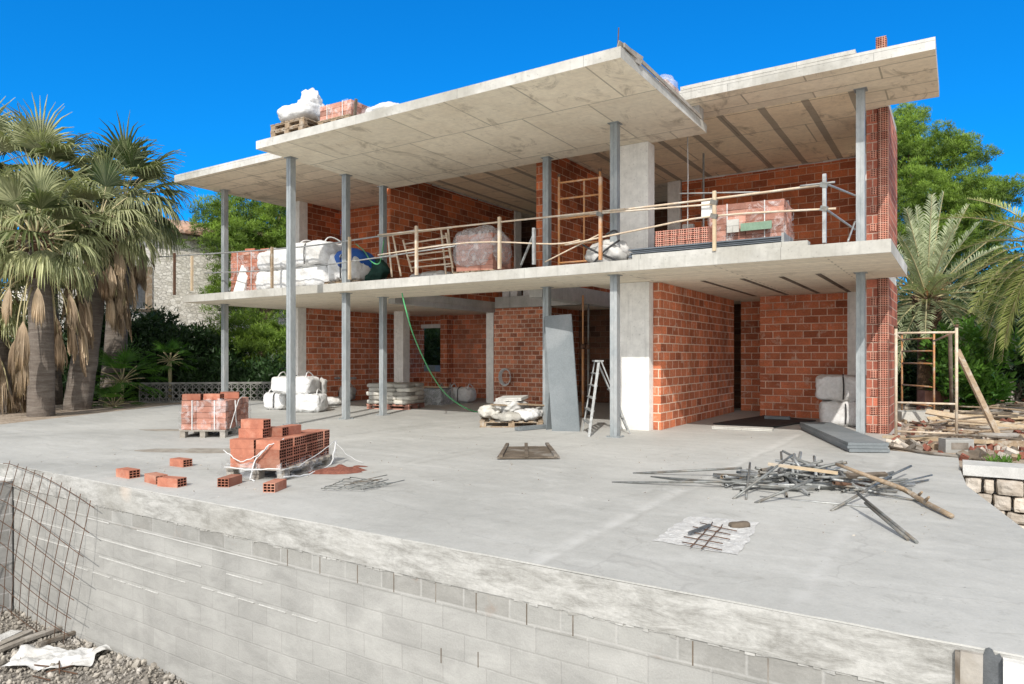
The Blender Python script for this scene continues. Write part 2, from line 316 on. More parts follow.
M['wood_grey'] = pm("grey_mortar_stained_timber", (.36, .33, .28), (.24, .21, .18), 3, .9, 0, .5, 20, .01, c3=(.48, .46, .43))
M['wood_pale'] = pm("pale_timber", (.58, .46, .31), (.46, .35, .22), 4, .8, 0, .4, 24, .008, c3=(.5, .47, .42))
M['wood_dark'] = pm("old_dark_shuttering", (.17, .135, .10), (.10, .08, .06), 5, .9, 0, .5, 26, .01, c3=(.32, .30, .27))
M['brick_unit'] = pm("fired_clay", (.44, .175, .11), (.33, .125, .08), 9, .9, 0, .35, 90, .003, var=True, c3=(.50, .27, .19))
M['brick_pale'] = pm("pale_fired_clay", (.47, .235, .175), (.36, .165, .12), 6, .9, 0, .35, 60, .004, var=True, c3=(.62, .34, .26))
M['hole'] = pm("cavity_shade_clay", (.05, .016, .01), (.03, .01, .007), 9)  # shade inside the brick holes, put into the clay colour
M['red_dust'] = pm("crushed_red_brick", (.28, .11, .075), (.18, .065, .045), 20, .95, 0, .8, 60, .02)
M['bag_white'] = pm("woven_white_bag", (.72, .72, .71), (.60, .60, .59), 3, .65, 0, .6, 22, .02, c3=(.52, .50, .46))
M['bag_grey'] = pm("dusty_pale_bag", (.55, .54, .51), (.43, .42, .40), 4, .7, 0, .55, 30, .012, c3=(.30, .28, .25))
M['cement_sack'] = pm("cement_sack_paper", (.50, .48, .42), (.38, .36, .32), 4, .8, 0, .4, 50, .006, c3=(.58, .57, .53), var=True)
M['bag_blue'] = pm("blue_tarpaulin", (.03, .12, .42), (.02, .08, .32), 4, .45, 0, .3)
M['net_green'] = pm("dark_green_netting", (.02, .07, .055), (.015, .045, .035), 8, .7, 0, .5)
M['red_cloth'] = pm("red_cloth", (.55, .04, .05), (.40, .03, .035), 8, .7, 0, .4)
M['black'] = pm("black_strap", (.03, .03, .032), (.05, .05, .05), 20, .6)
M['hose'] = pm("green_hose", (.10, .42, .17), (.08, .34, .14), 12, .4, 0, .1)
M['sheet_grey'] = pm("blue_grey_insulation_board", (.185, .205, .213), (.15, .17, .178), 2.2, .75, 0, .2, 40, c3=(.24, .255, .26))
M['sheet_dark'] = pm("dark_rubber_sheet", (.03, .03, .032), (.055, .055, .055), 5, .75, 0, .3)
M['metal_sheet'] = pm("dark_grey_metal_sheet", (.16, .18, .20), (.12, .135, .15), 2, .4, .4, .15, c3=(.24, .26, .28))
M['paper'] = pm("white_board", (.80, .79, .76), (.72, .71, .68), 5, .7, 0, .1)
M['blue_plastic'] = pm("blue_plastic", (.03, .16, .42), (.025, .12, .34), 5, .4, 0, .1)
M['green_plastic'] = pm("pale_green_board", (.22, .33, .24), (.17, .26, .18), 5, .6, 0, .1)
M['tile_roof'] = pm("clay_roof_tile", (.50, .32, .23), (.36, .22, .16), 6, .9, 0, .4, c3=(.56, .46, .38))
M['dry_soil'] = pm("dry_soil", (.44, .36, .28), (.30, .24, .18), 2.5, .95, 0, .9, 12, .05, c3=(.36, .30, .24))
M['gravel_base'] = pm("grey_gravel_bed", (.34, .31, .27), (.22, .20, .175), 12, .95, 0, 1.0, 30, .04, c3=(.32, .30, .27))
M['bounce_ground'] = pm('pale_bounce_ground', (.60, .57, .51), (.46, .43, .38), .8, .95, 0, .6, 20, .03)  # ground out of view, paled to bounce light up to the soffits
M['pebble'] = pm("grey_rubble_stone", (.42, .385, .33), (.26, .235, .20), 8, .9, 0, .4, 60, .006, var=True, c3=(.50, .47, .43))
M['stone_block'] = pm("pale_limestone_block", (.58, .51, .43), (.44, .38, .31), 5, .9, 0, .7, 22, .02, var=True, c3=(.66, .62, .56))
M['rough_patch'] = pm("bright_broken_concrete", (.66, .655, .63), (.50, .49, .47), 14, .95, 0, .9, 40, .02)
M['bark_palm'] = pm("ringed_palm_trunk", (.22, .185, .155), (.14, .115, .095), 3, .95, 0, .9, 12, .03, stretch=(1, 1, 9), c3=(.28, .25, .215))
M['bark'] = pm("pine_bark", (.17, .115, .08), (.10, .07, .05), 8, .95, 0, .9, 30, .03)
M['stub'] = pm("palm_leaf_stubs", (.17, .10, .06), (.09, .055, .035), 9, .95, 0, .9, 30, .03, c3=(.3, .2, .12), var=True)

def leaf_mat(name, c1, c2, tr=.35, rough=.55, tip=None):
    n = NT(name); at_ = n.node("ShaderNodeAttribute", attribute_name="var")
    c = n.mix(at_.outputs["Fac"], c1, c2)
    cl = n.noise(n.world(), 1.6, 3, .5); c = n.mix(.8, c, n.ramp(cl, [(.32, .55), (.66, 1.25)]), 'MULTIPLY')
    n.fin(c, rough, 0, None, .35)
    t = n.node("ShaderNodeBsdfTranslucent"); n.link(n.mix(1, c, (1.1, 1.25, .6), 'MULTIPLY'), t.inputs[0])
    m = n.node("ShaderNodeMixShader"); m.inputs[0].default_value = tr
    n.link(n.b.outputs[0], m.inputs[1]); n.link(t.outputs[0], m.inputs[2]); n.link(m.outputs[0], n.out.inputs[0])
    return n.m
M['fan_leaf'] = leaf_mat("fan_palm_leaf", (.07, .10, .03), (.50, .50, .28), .25)
M['fan_dead'] = leaf_mat("dead_palm_leaf", (.16, .10, .055), (.54, .42, .29), .15, .8)
M['petiole'] = pm("palm_leaf_stalk", (.40, .36, .18), (.5, .42, .25), 5, .6)
M['date_leaf'] = leaf_mat("date_palm_leaf", (.20, .25, .12), (.60, .62, .42), .25)
M['date_leaf_y'] = leaf_mat("yellowish_date_palm_leaf", (.20, .25, .06), (.44, .46, .18), .3)
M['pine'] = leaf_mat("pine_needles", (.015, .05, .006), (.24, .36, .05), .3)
M['hedge'] = leaf_mat("dark_hedge_leaf", (.008, .024, .007), (.035, .08, .018), .15)  # dark leaf green, lowered further to paint in the hedge's shadow
M['bush'] = leaf_mat("bright_bush_leaf", (.05, .14, .015), (.16, .32, .05), .3)

def film_mat(name, white=.25, col=(.85, .87, .88)):
    n = NT(name); v = n.world((1, 1, 1))
    w_ = n.noise(v, 5, 3, .6, 1.0)
    n.fin(col, .22, 0, n.bump(w_, .9, .03), .6)
    tr = n.node("ShaderNodeBsdfTransparent"); tr.inputs[0].default_value = (.97, .97, .97, 1)
    m = n.node("ShaderNodeMixShader")
    n.link(n.ramp(w_, [(.48, max(0, white - .10)), (.74, min(1, white + .30))]), m.inputs[0])
    n.link(tr.outputs[0], m.inputs[1]); n.link(n.b.outputs[0], m.inputs[2]); n.link(m.outputs[0], n.out.inputs[0])
    return n.m
M['film'] = film_mat("clear_stretch_film", .10)
M['film_milky'] = film_mat("milky_plastic_sheet", .34)
# ---------------------------------------------------------------- object helpers
ORG = {}
def thing(name, label, cat, loc=(0, 0, 0), group=None, rz=0.0):
    o = bpy.data.objects.new(name, None); COL.objects.link(o); o.location = loc; o.rotation_euler = (0, 0, rz)
    o.empty_display_size = .2
    ORG[o.name] = Matrix.Translation(Vector(loc)) @ Matrix.Rotation(rz, 4, 'Z')
    return tag(o, label, cat, group)
def tag(o, label=None, cat=None, group=None, kind=None):
    if label: o["label"] = label
    if cat: o["category"] = cat
    if group: o["group"] = group
    if kind: o["kind"] = kind
    return o
def nb():
    bm = bmesh.new(); bm.loops.layers.uv.new("UVMap"); bm.faces.layers.float.new("var"); return bm
def obj(name, bm, mat, parent=None, local=False, smooth=False, org=None):
    """finish a bmesh (in world coordinates unless local) as one mesh object"""
    if parent is not None and not local: bmesh.ops.transform(bm, matrix=ORG[parent.name].inverted(), verts=bm.verts)
    if parent is None and org is not None: bmesh.ops.translate(bm, vec=-Vector(org), verts=bm.verts)
    me = bpy.data.meshes.new(name); bm.to_mesh(me); bm.free()
    for m in (mat if isinstance(mat, (list, tuple)) else [mat]): me.materials.append(m if not isinstance(m, str) else M[m])
    if smooth: me.polygons.foreach_set("use_smooth", [True] * len(me.polygons))
    o = bpy.data.objects.new(name, me); COL.objects.link(o)
    if org is not None: o.location = org
    if parent is not None: o.parent = parent; ORG[o.name] = ORG.get(parent.name, Matrix())
    return o
def auto_uv(bm, faces, f=1.0, off=(0, 0)):
    uv = bm.loops.layers.uv.verify()
    for fc in faces:
        n = fc.normal if fc.normal.length > 0 else Vector((0, 0, 1))
        a = max(range(3), key=lambda i: abs(n[i]))
        for l in fc.loops:
            c = l.vert.co
            u, v = ((c.y, c.z), (c.x, c.z), (c.x, c.y))[a]
            l[uv].uv = (u * f + off[0], v * f + off[1])
def box(bm, x0, x1, y0, y1, z0, z1, mi=0, var=None, bev=0.0):
    if x1 < x0: x0, x1 = x1, x0
    if y1 < y0: y0, y1 = y1, y0
    vs = [bm.verts.new((x, y, z)) for z in (z0, z1) for y in (y0, y1) for x in (x0, x1)]
    fs = [bm.faces.new([vs[i] for i in q]) for q in ((0, 2, 3, 1), (4, 5, 7, 6), (0, 1, 5, 4), (2, 6, 7, 3), (0, 4, 6, 2), (1, 3, 7, 5))]
    L = bm.faces.layers.float.get("var")
    for f in fs:
        f.normal_update(); f.material_index = mi
        if L: f[L] = rnd.random() if var is None else var
    auto_uv(bm, fs)
    return vs
def obox(bm, c, size, rot=(0, 0, 0), mi=0, var=None):
    """box by centre, size and rotation (Euler or Matrix)"""
    vs = box(bm, -size[0] / 2, size[0] / 2, -size[1] / 2, size[1] / 2, -size[2] / 2, size[2] / 2, mi, var)
    m = rot.to_4x4() if isinstance(rot, Matrix) else Euler(rot).to_matrix().to_4x4()
    bmesh.ops.transform(bm, matrix=Matrix.Translation(Vector(c)) @ m, verts=vs)
    return vs
def bar(bm, a, b, w_, h, mi=0, roll=0.0, var=None):
    """rectangular bar from a to b"""
    a, b = Vector(a), Vector(b); d = b - a
    q = d.to_track_quat('X', 'Z').to_matrix() @ Matrix.Rotation(roll, 3, 'X')
    return obox(bm, (a + b) / 2, (d.length, w_, h), q, mi, var)
def tube(bm, pts, r, seg=8, mi=0, cap=True, radii=None):
    pts = [Vector(p) for p in pts]; rings = []
    L = bm.faces.layers.float.get("var"); vr = rnd.random()
    up = Vector((0, 0, 1)); prev = None
    for i, p in enumerate(pts):
        d = (pts[min(i + 1, len(pts) - 1)] - pts[max(i - 1, 0)]).normalized()
        if prev is None:
            s = d.cross(up); s = d.cross(Vector((1, 0, 0))) if s.length < 1e-3 else s
        else: s = prev - d * prev.dot(d)
        s.normalize(); prev = s; t = d.cross(s)
        rr = radii[i] if radii else r
        rings.append([bm.verts.new(p + (s * math.cos(k * math.tau / seg) + t * math.sin(k * math.tau / seg)) * rr) for k in range(seg)])
    for i in range(len(rings) - 1):
        for k in range(seg):
            f = bm.faces.new((rings[i][k], rings[i][(k + 1) % seg], rings[i + 1][(k + 1) % seg], rings[i + 1][k])); f.material_index = mi; f.smooth = True
            if L: f[L] = vr
    if cap:
        for rg in (rings[0][::-1], rings[-1]):
            f = bm.faces.new(rg); f.material_index = mi
            if L: f[L] = vr
def sack(bm, c, size, rz=0.0, seed=0, e=3.2, bulge=.12, nz=.05, sub=10, mi=0, tilt=0.0, var=None):
    """a soft filled bag: superellipsoid with sag and creases"""
    r_ = random.Random(seed); t = bmesh.new(); bmesh.ops.create_cube(t, size=2.0)
    bmesh.ops.subdivide_edges(t, edges=t.edges[:], cuts=sub, use_grid_fill=True)
    mt = Matrix.Translation(Vector(c)) @ Matrix.Rotation(rz, 4, 'Z') @ Matrix.Rotation(tilt, 4, 'X')
    mp = {}; L = bm.faces.layers.float.get("var")
    off = Vector((r_.random() * 50, r_.random() * 50, r_.random() * 50))
    for v in t.verts:
        p = v.co.copy(); n = (abs(p.x) ** e + abs(p.y) ** e + abs(p.z) ** e) ** (1 / e); p /= n
        p.x *= 1 + bulge * (1 - p.z * p.z); p.y *= 1 + bulge * (1 - p.z * p.z)
        q = Vector((p.x * size[0] / 2, p.y * size[1] / 2, p.z * size[2] / 2))
        s = mnoise.fractal(q * 3.0 + off, 1.0, 2.0, 4); s2 = abs(mnoise.noise(q * Vector((1, 1, 1)) * 7 + off))
        s3 = abs(mnoise.noise(q * Vector((14, 14, 5)) + off)); q += p.normalized() * (s * nz - s2 * nz * .9 - s3 * nz * .45)
        if q.z < -size[2] / 2 + .02: q.z = -size[2] / 2 + .005
        mp[v] = bm.verts.new(mt @ q)
    vr = r_.random() if var is None else var
    for f in t.faces:
        g = bm.faces.new([mp[v] for v in f.verts]); g.smooth = True; g.material_index = mi
        if L: g[L] = vr
    t.free()
def prism(bm, poly, z0, z1, mi=0):
    """flat polygon (x, y) extruded from z0 to z1; top face has index mi, underside mi too"""
    b = [bm.verts.new((x, y, z0)) for x, y in poly]; t = [bm.verts.new((x, y, z1)) for x, y in poly]
    fs = [bm.faces.new(t), bm.faces.new(b[::-1])]
    n = len(poly)
    for i in range(n): fs.append(bm.faces.new((b[i], b[(i + 1) % n], t[(i + 1) % n], t[i])))
    bmesh.ops.recalc_face_normals(bm, faces=fs)
    for f in fs: f.normal_update(); f.material_index = mi
    auto_uv(bm, fs); return fs
def copy_tree(o, parent=None):
    c = o.copy(); COL.objects.link(c); c.parent = parent
    for ch in list(o.children): copy_tree(ch, c)
    return c
def one(name, fill, mat, label, cat, group=None, org=None, smooth=False, kind=None, parent=None):
    bm = nb(); fill(bm); o = obj(name, bm, mat, parent, smooth=smooth, org=org)
    return tag(o, label, cat, group, kind)
def rough_edge(bm, amt, seed=0, maxlen=.25):
    """break up straight edges a little so the piece does not look machined"""
    es = [e for e in bm.edges if e.calc_length() > maxlen]
    for _ in range(4):
        es = [e for e in bm.edges if e.calc_length() > maxlen * 1.5]
        if not es: break
        bmesh.ops.subdivide_edges(bm, edges=es, cuts=1, use_grid_fill=True)
    for v in bm.verts:
        v.co += Vector((mnoise.noise(v.co * 3 + Vector((seed, 0, 0))), mnoise.noise(v.co * 3 + Vector((0, seed + 9, 0))), mnoise.noise(v.co * 3 + Vector((0, 5, seed))))) * amt

# ---------------------------------------------------------------- the setting
one('ground', lambda b: box(b, -900, 900, -60, 1500, -2.35, -2.0), 'bounce_ground', 'low ground out of view in front of the block wall, paled to bounce light', 'ground', kind='structure')
def garden(b):
    prism(b, [(-900, 4.6), (-16.0, 4.6), (-16.0, 11.6), (-.95, 11.6), (-.1, 11.55), (-.02, 10.45), (900, 10.45), (900, 1450), (-900, 1450)], -1.9, -.03)
one('garden_ground', garden, 'dry_soil', 'dry brown garden soil around the unfinished house', 'ground', kind='structure')
TY = 4.05
def terr(b):
    ed = [(-16.3 + i * 17.35 / 150, TY - .030 + .012 * mnoise.noise(Vector((i * .37, 0, 0))) + .008 * mnoise.noise(Vector((i * 1.3, 3, 0)))) for i in range(151)]
    prism(b, ed + [(.75, 5.6), (.43, 7.0), (.06, 8.98), (.0, 10.3), (-.02, 11.5), (-.9, 11.7), (-.9, 14.3), (-1.0, 16.2), (-1.4, 16.3), (-1.4, 21), (-19.6, 21), (-19.0, 11.4), (-16.5, 6.3)], -.010, 0)
tag(one('terrace', terr, 'terrace', 'large smooth grey concrete terrace in front of the house', 'terrace'), kind='structure')

# block wall under the terrace edge
wl = thing('block_retaining_wall', 'long whitewashed concrete block wall carrying the front edge of the terrace', 'wall', (-5, TY, -2))
def f(b):
    box(b, -16.3, 1.05, TY - .03, TY + .25, -.27, -.0105)
    rough_edge(b, .010, 3, .12)
obj('ring_beam', (lambda b: (f(b), b)[1])(nb()), 'ring_beam', wl)
b = nb(); box(b, -10.6, 1.0, TY - .018, TY + .2, -.44, -.272); obj('raw_block_course', b, 'block_raw', wl)
b = nb(); box(b, -10.6, 1.0, TY - .012, TY + .19, -2.2, -.4405); obj('block_face', b, 'block', wl)
# ragged mortar squeezed out under the ring beam and ledges on the courses
b = nb()
x = -10.5
while x < .95:
    L_ = rnd.uniform(.02, .09)
    if rnd.random() < .65:
        h = rnd.uniform(.006, .022); vs = obox(b, (x, TY - .012, -.270 - h / 2), (L_, .026, h), (rnd.uniform(-.3, .3), 0, rnd.uniform(-.2, .2)))
    x += L_ * rnd.uniform(.8, 1.6)
obj('mortar_squeeze', b, 'ring_beam', wl)
b = nb()
for zz, xa, xb in ((-.44, -10.3, -5.2), (-.64, -10.0, -5.6), (-.84, -10.0, -6.6)):
    x = xa
    while x < xb:
        L_ = rnd.uniform(.15, .7)
        if rnd.random() < .85: obox(b, (x + L_ / 2, TY - .012, zz - .003), (L_, .018, rnd.uniform(.006, .014)), (0, rnd.uniform(-.006, .006), rnd.uniform(-.01, .01)))
        x += L_
for zz, xa, xb in ((-.84, -6.2, -4.6), (-1.04, -9, -7)):
    x = xa
    while x < xb:
        L_ = rnd.uniform(.2, .5); obox(b, (x + L_ / 2, TY - .013, zz), (L_ * .8, .02, .008)); x += L_
obj('mortar_ledge', b, 'ledge', wl)
b = nb()   # open vertical joints between a few blocks
for px, py in ((332, 564), (478, 659), (441, 655)):
    p = on_y(px, py, TY - .014); box(b, p.x - .004, p.x + .004, TY - .0145, TY, p.z - .06, p.z + .05)
for i in range(18):
    p = -6.1 + i * .4 + rnd.uniform(-.03, .03)
    if rnd.random() < .4: continue
    box(b, p - .004, p + .004, TY - .0195, TY + .01, -.43, -.285)
obj('open_joint', b, 'wood_dark', wl)
# formwork leftovers at the right end: board, gap and plaster
b = nb(); pA = on_y(957, 668, TY - .04); box(b, pA.x - .008, pA.x + .012, TY - .06, TY - .033, -.5, -.03); obj('form_edge', b, 'wood_dark', wl)
b = nb(); box(b, pA.x + .014, pA.x + .105, TY - .06, TY - .033, -.55, -.025); rough_edge(b, .004, 5, .05); obj('form_board', b, 'wood_grey', wl)
def blotch(b, cx, cz, rx, rz_, y0, y1, seed, n=26):
    pts = []
    for i in range(n):
        a = i * math.tau / n; k = 1 + .28 * mnoise.noise(Vector((math.cos(a) * 2.2 + seed, math.sin(a) * 2.2, seed))) + rnd.uniform(-.06, .06)
        pts.append((cx + rx * math.cos(a) * k, cz + rz_ * math.sin(a) * k))
    fr = [b.verts.new((x, y0, z)) for x, z in pts]; bk = [b.verts.new((x, y1, z)) for x, z in pts]
    b.faces.new(fr); 
    for i in range(n): b.faces.new((fr[i], bk[i], bk[(i + 1) % n], fr[(i + 1) % n]))
b = nb(); pB = on_y(982, 668, TY - .05); blotch(b, pB.x + .035, pB.z - .05, .055, .14, TY - .035, TY - .03, 4); obj('dark_breach', b, 'steel_dark', wl)
b = nb(); box(b, pB.x + .085, 1.06, TY - .075, TY - .031, -.6, -.022); rough_edge(b, .010, 8, .05); obj('plaster_patch', b, 'white_paint', wl)

sw = thing('side_block_wall', 'grey raw block wall running forward from the terrace corner at far left', 'wall', (-10.7, 2, -2))
b = nb(); box(b, -10.5, -10.2, -3.0, TY - .035, -2.1, -.2); obj('block_face', b, 'block_side', sw)
b = nb(); box(b, -10.53, -10.18, -3.0, TY - .035, -.197, -.17); rough_edge(b, .008, 3, .2); obj('mortar_cap', b, 'white_paint', sw)

# gravel and stones at the foot of the wall
def gz(x, y):   # the heap rises towards the corner
    return -2.0 + .16 * max(0, 1 - (TY - y) / 2.2) + .10 * mnoise.noise(Vector((x * .8, y * .8, 2)))
def gr(b):
    N = 44
    g = [[b.verts.new((-10.6 + i * 6.6 / N, TY + .05 - j * 4.6 / N, gz(-10.6 + i * 6.6 / N, TY - j * 4.6 / N) - .01)) for i in range(N + 1)] for j in range(N + 1)]
    for j in range(N):
        for i in range(N):
            q = b.faces.new((g[j][i], g[j + 1][i], g[j + 1][i + 1], g[j][i + 1])); q.material_index = 0; q.smooth = True
    t = bmesh.new(); bmesh.ops.create_icosphere(t, subdivisions=1, radius=1); base = [v.co.copy() for v in t.verts]; fc = [[v.index for v in q.verts] for q in t.faces]; t.free()
    L = b.faces.layers.float["var"]
    for k in range(7500):
        x = rnd.uniform(-10.6, -4.6); y = TY - 3.1 * rnd.random() ** 1.3
        s = rnd.uniform(.007, .020) * (1 + 1.4 * (rnd.random() < .10))
        m = Euler((rnd.random() * 6, rnd.random() * 6, rnd.random() * 6)).to_matrix(); sc = Vector((rnd.uniform(.8, 1.5), rnd.uniform(.6, 1.1), rnd.uniform(.5, .9))) * s
        c = Vector((x, y, gz(x, y) + s * .35)); vr = rnd.random()
        vs = [b.verts.new(c + m @ Vector((p.x * sc.x * rnd.uniform(.8, 1.2), p.y * sc.y * rnd.uniform(.8, 1.2), p.z * sc.z))) for p in base]
        for q in fc:
            g_ = b.faces.new([vs[i] for i in q]); g_.material_index = 1; g_[L] = vr
one('gravel', gr, ['gravel_base', 'pebble'], 'loose grey gravel and rubble at the foot of the block wall', 'gravel', kind='stuff')

# ---------------------------------------------------------------- the house
ZC, ZF, ZCAN, ZR = 2.80, 2.985, 5.42, 5.87
H = thing('unfinished_house', 'two storey house shell of red brick, bare concrete slabs and grey steel posts', 'house', (-9, 12, 0))
def slab(name, poly, z0, z1, mats=('concrete', 'fascia', 'soffit_floor'), hole=None, amt=.006):
    b = nb(); prism(b, poly, z0, z1)
    for q in b.faces:
        q.material_index = 1 if abs(q.normal.z) < .5 else (0 if q.normal.z > 0 else 2)
    return obj(name, b, list(mats), H)
# upper floor slab is laid round a stair void
b = nb()
VX0, VX1, VY0, VY1 = -11.5, -6.2, 12.6, 16.95
def slab_face_boxes(b, rects, z0, z1):
    for (x0, x1, y0, y1) in rects: prism(b, [(x0, y0), (x1, y0), (x1, y1), (x0, y1)], z0, z1)
    for q in b.faces: q.material_index = 1 if abs(q.normal.z) < .5 else (0 if q.normal.z > 0 else 2)
def frame_slab(b, x0, x1, y0, y1, hx0, hx1, hy0, hy1, z0, z1):
    """slab with a rectangular hole, one closed surface"""
    O = [(x0, y0), (x1, y0), (x1, y1), (x0, y1)]; I = [(hx0, hy0), (hx1, hy0), (hx1, hy1), (hx0, hy1)]
    V = {}
    for nm, P in (('o', O), ('i', I)):
        for zi, z in enumerate((z0, z1)): V[nm, zi] = [b.verts.new((x, y, z)) for x, y in P]
    for i in range(4):
        j = (i + 1) % 4
        for q, mi in (((V['o', 1][i], V['o', 1][j], V['i', 1][j], V['i', 1][i]), 0), ((V['o', 0][j], V['o', 0][i], V['i', 0][i], V['i', 0][j]), 2),
                  ((V['o', 0][i], V['o', 0][j], V['o', 1][j], V['o', 1][i]), 1), ((V['i', 0][j], V['i', 0][i], V['i', 1][i], V['i', 1][j]), 1)):
            f_ = b.faces.new(q); f_.normal_update(); f_.material_index = mi
    auto_uv(b, b.faces[:])
frame_slab(b, -17.15, -1.5, 10.65, 19.9, VX0, VX1, VY0, VY1, ZC, ZF)
slab_face_boxes(b, [(-1.5, -.78, 10.65, 14.06), (-1.5, -1.085, 14.06, 16.1)], ZC, ZF)
obj('upper_floor_slab', b, ['concrete', 'fascia', 'soffit_floor'], H)
# upstand along the slab edge, right half
b = nb(); pk0, pk1 = on_y(633, 252, 10.75), on_y(808, 238, 10.75); box(b, pk0.x, pk1.x, 10.72, 10.95, ZF, ZF + .085); rough_edge(b, .006, 2, .2); obj('edge_upstand', b, 'fascia', H)
# canopy over the terrace (lower) and main roof (higher) with the left and right wings
b = nb(); prism(b, [(-11.5, 8.66), (-3.84, 8.66), (-3.84, 12.45), (-11.5, 12.45)], ZCAN, ZCAN + .155)
for q in b.faces: q.material_index = 1 if abs(q.normal.z) < .5 else (0 if q.normal.z > 0 else 2)
obj('canopy_slab', b, ['concrete', 'fascia', 'soffit_canopy'], H)
b = nb(); prism(b, [(-11.45, 12.2), (-3.9, 12.2), (-3.9, 12.449), (-11.45, 12.449)], ZCAN + .157, ZR - .002); obj('drop_beam', b, 'concrete', H)
b = nb(); prism(b, [(-17.0, 10.33), (-11.6, 10.33), (-11.6, 12.455), (-4.15, 12.455), (-4.15, 11.84), (-.3, 11.84), (-.3, 14.06), (-1.085, 14.06), (-1.085, 16.1), (-1.5, 16.1), (-1.5, 20), (-17, 20)], ZR, ZR + .18)
for q in b.faces: q.material_index = 1 if abs(q.normal.z) < .5 else (0 if q.normal.z > 0 else 2)
obj('main_roof_slab', b, ['concrete', 'fascia', 'soffit_roof'], H)
b = nb(); prism(b, [(-4.12, 11.835), (-1.35, 11.835), (-1.35, 12.1), (-4.12, 12.1)], ZR + .182, ZR + .245); rough_edge(b, .004, 6, .3); obj('roof_upstand', b, 'fascia', H)
# ribbed field in the right and middle rooms: sheet hung 4 mm under the roof slab
b = nb(); box(b, -7.3, -1.5, 12.95, 17.2, ZR - .012, ZR - .004); obj('ribbed_soffit', b, 'soffit_rib', H)
b = nb(); box(b, -11.4, -7.6, 12.95, 18.9, ZR - .012, ZR - .004); obj('ribbed_soffit', b, 'soffit_rib', H)
b = nb()   # four recessed grooves under the ground floor ceiling of the right bay
for px, py, px2, py2 in ((698, 281, 752, 294), (737, 279, 784, 292), (776, 277, 816, 290), (814, 274, 846, 288)):
    a, c = at(px, py, ZC - .004), at(px2, py2, ZC - .004); x = (a.x + c.x) / 2
    box(b, x - .045, x + .045, a.y + .0, 16.7, ZC - .006, ZC - .003)
obj('soffit_groove', b, 'wood_dark', H)
# loose formwork board along canopy right edge
b = nb(); bar(b, (-3.83, 8.75, ZCAN + .20), (-3.80, 12.0, ZCAN + .15), .02, .06); obj('edge_board', b, 'wood_grey', H)
b = nb(); bar(b, (-3.90, 8.70, ZCAN + .20), (-3.80, 9.30, ZCAN + .17), .015, .12, roll=.3); obj('edge_board', b, 'wood_grey', H)
b = nb(); tube(b, [(-3.95, 8.8, ZCAN + .15), (-3.93, 8.8, ZCAN + .48)], .008, 6); obj('starter_bar', b, 'rust', H)
b = nb(); bar(b, (-1.4, 11.9, ZR + .3), (-.9, 12.0, ZR + .217), .08, .02)
b.free()

def wallx(name, X0, X1, y0, y1, z0, z1, mat='brick', openings=()):
    """wall along y"""
    b = nb(); segs = [(y0, y1, z0, z1)]
    box(b, X0, X1, y0, y1, z0, z1); return obj(name, b, mat, H)
def wally(name, x0, x1, Y0, Y1, z0, z1, mat='brick'):
    b = nb(); box(b, x0, x1, Y0, Y1, z0, z1); return obj(name, b, mat, H)
e = .004
# ground floor
wallx('brick_wall', -16.15, -16.0, 13.75, 18.9, 0, ZC - e)                     # left side wall
wallx('concrete_column', -16.22, -15.98, 13.45, 13.745, 0, ZC - e, 'column')
pc = at(400, 400, 0)
cc = on_y(394, 312, 16.3); b = nb(); box(b, cc.x, cc.x + .38, 16.3, 16.6, 0, ZC - e); obj('concrete_column', b, 'column', H)
# back wall with a window opening
yb = 18.9
xa, xb_, xc = on_y(416, 350, yb).x, on_y(444, 350, yb).x, on_y(492, 350, yb).x
wally('brick_wall', -15.99, xa, yb, yb + .15, 0, ZC - e)
wally('brick_wall', xa + e, xb_ - e, yb, yb + .15, 0, .85)
zl = on_y(430, 328, yb).z
wally('window_lintel', xa - .12, xb_ + .12, yb - .01, yb + .16, zl, zl + .13, 'column')
wally('brick_wall', xa - .11, xb_ + .11, yb, yb + .15, zl + .132, ZC - e)
wally('brick_wall', xb_, -11.45, yb, yb + .15, 0, ZC - e)
wallx('brick_wall', xb_ + .12, xb_ + .40, 18.55, yb - e, 0, ZC - e)               # pier beside the window
# wall of the stair void, its beam and column
BY = 16.97
xw0, xw1 = on_y(494, 350, BY).x, on_y(546, 350, BY).x
wally('brick_wall', xw0, xw1, BY, BY + .2, 0, ZC - e, 'brick_rough')
wally('concrete_column', xw0 - .26, xw0 - e, BY - .03, BY + .22, 0, ZC - e, 'column')
wally('edge_beam', xw0 - .3, -6.2, BY - .05, BY + .25, ZC + .02 - .02, ZC + .33, 'fascia')
wallx('edge_beam', -11.72, -11.502, 12.62, BY - .052, ZC - .12, ZC - .003, 'concrete')
for px in (506, 514, 527, 545, 556):
    b = nb(); p = on_y(px, 294, BY); box(b, p.x - .14, p.x + .1, BY + .02, BY + .2, ZC + .332, ZC + .6); obj('block_pier', b, 'white_paint', H)
# dark room behind the opening with a brick back wall
wally('brick_wall', xw1 - .01, -4.9, 19.0, 19.15, 0, ZC - e, 'brick_shade')
wallx('brick_wall', xw1 - .2, xw1 - .02, BY + .21, 19.12, 0, ZC - e)
# big concrete column right of the void
wally('concrete_column', -5.57, -4.90, 12.35, 12.68, 0, ZC - e, 'column')
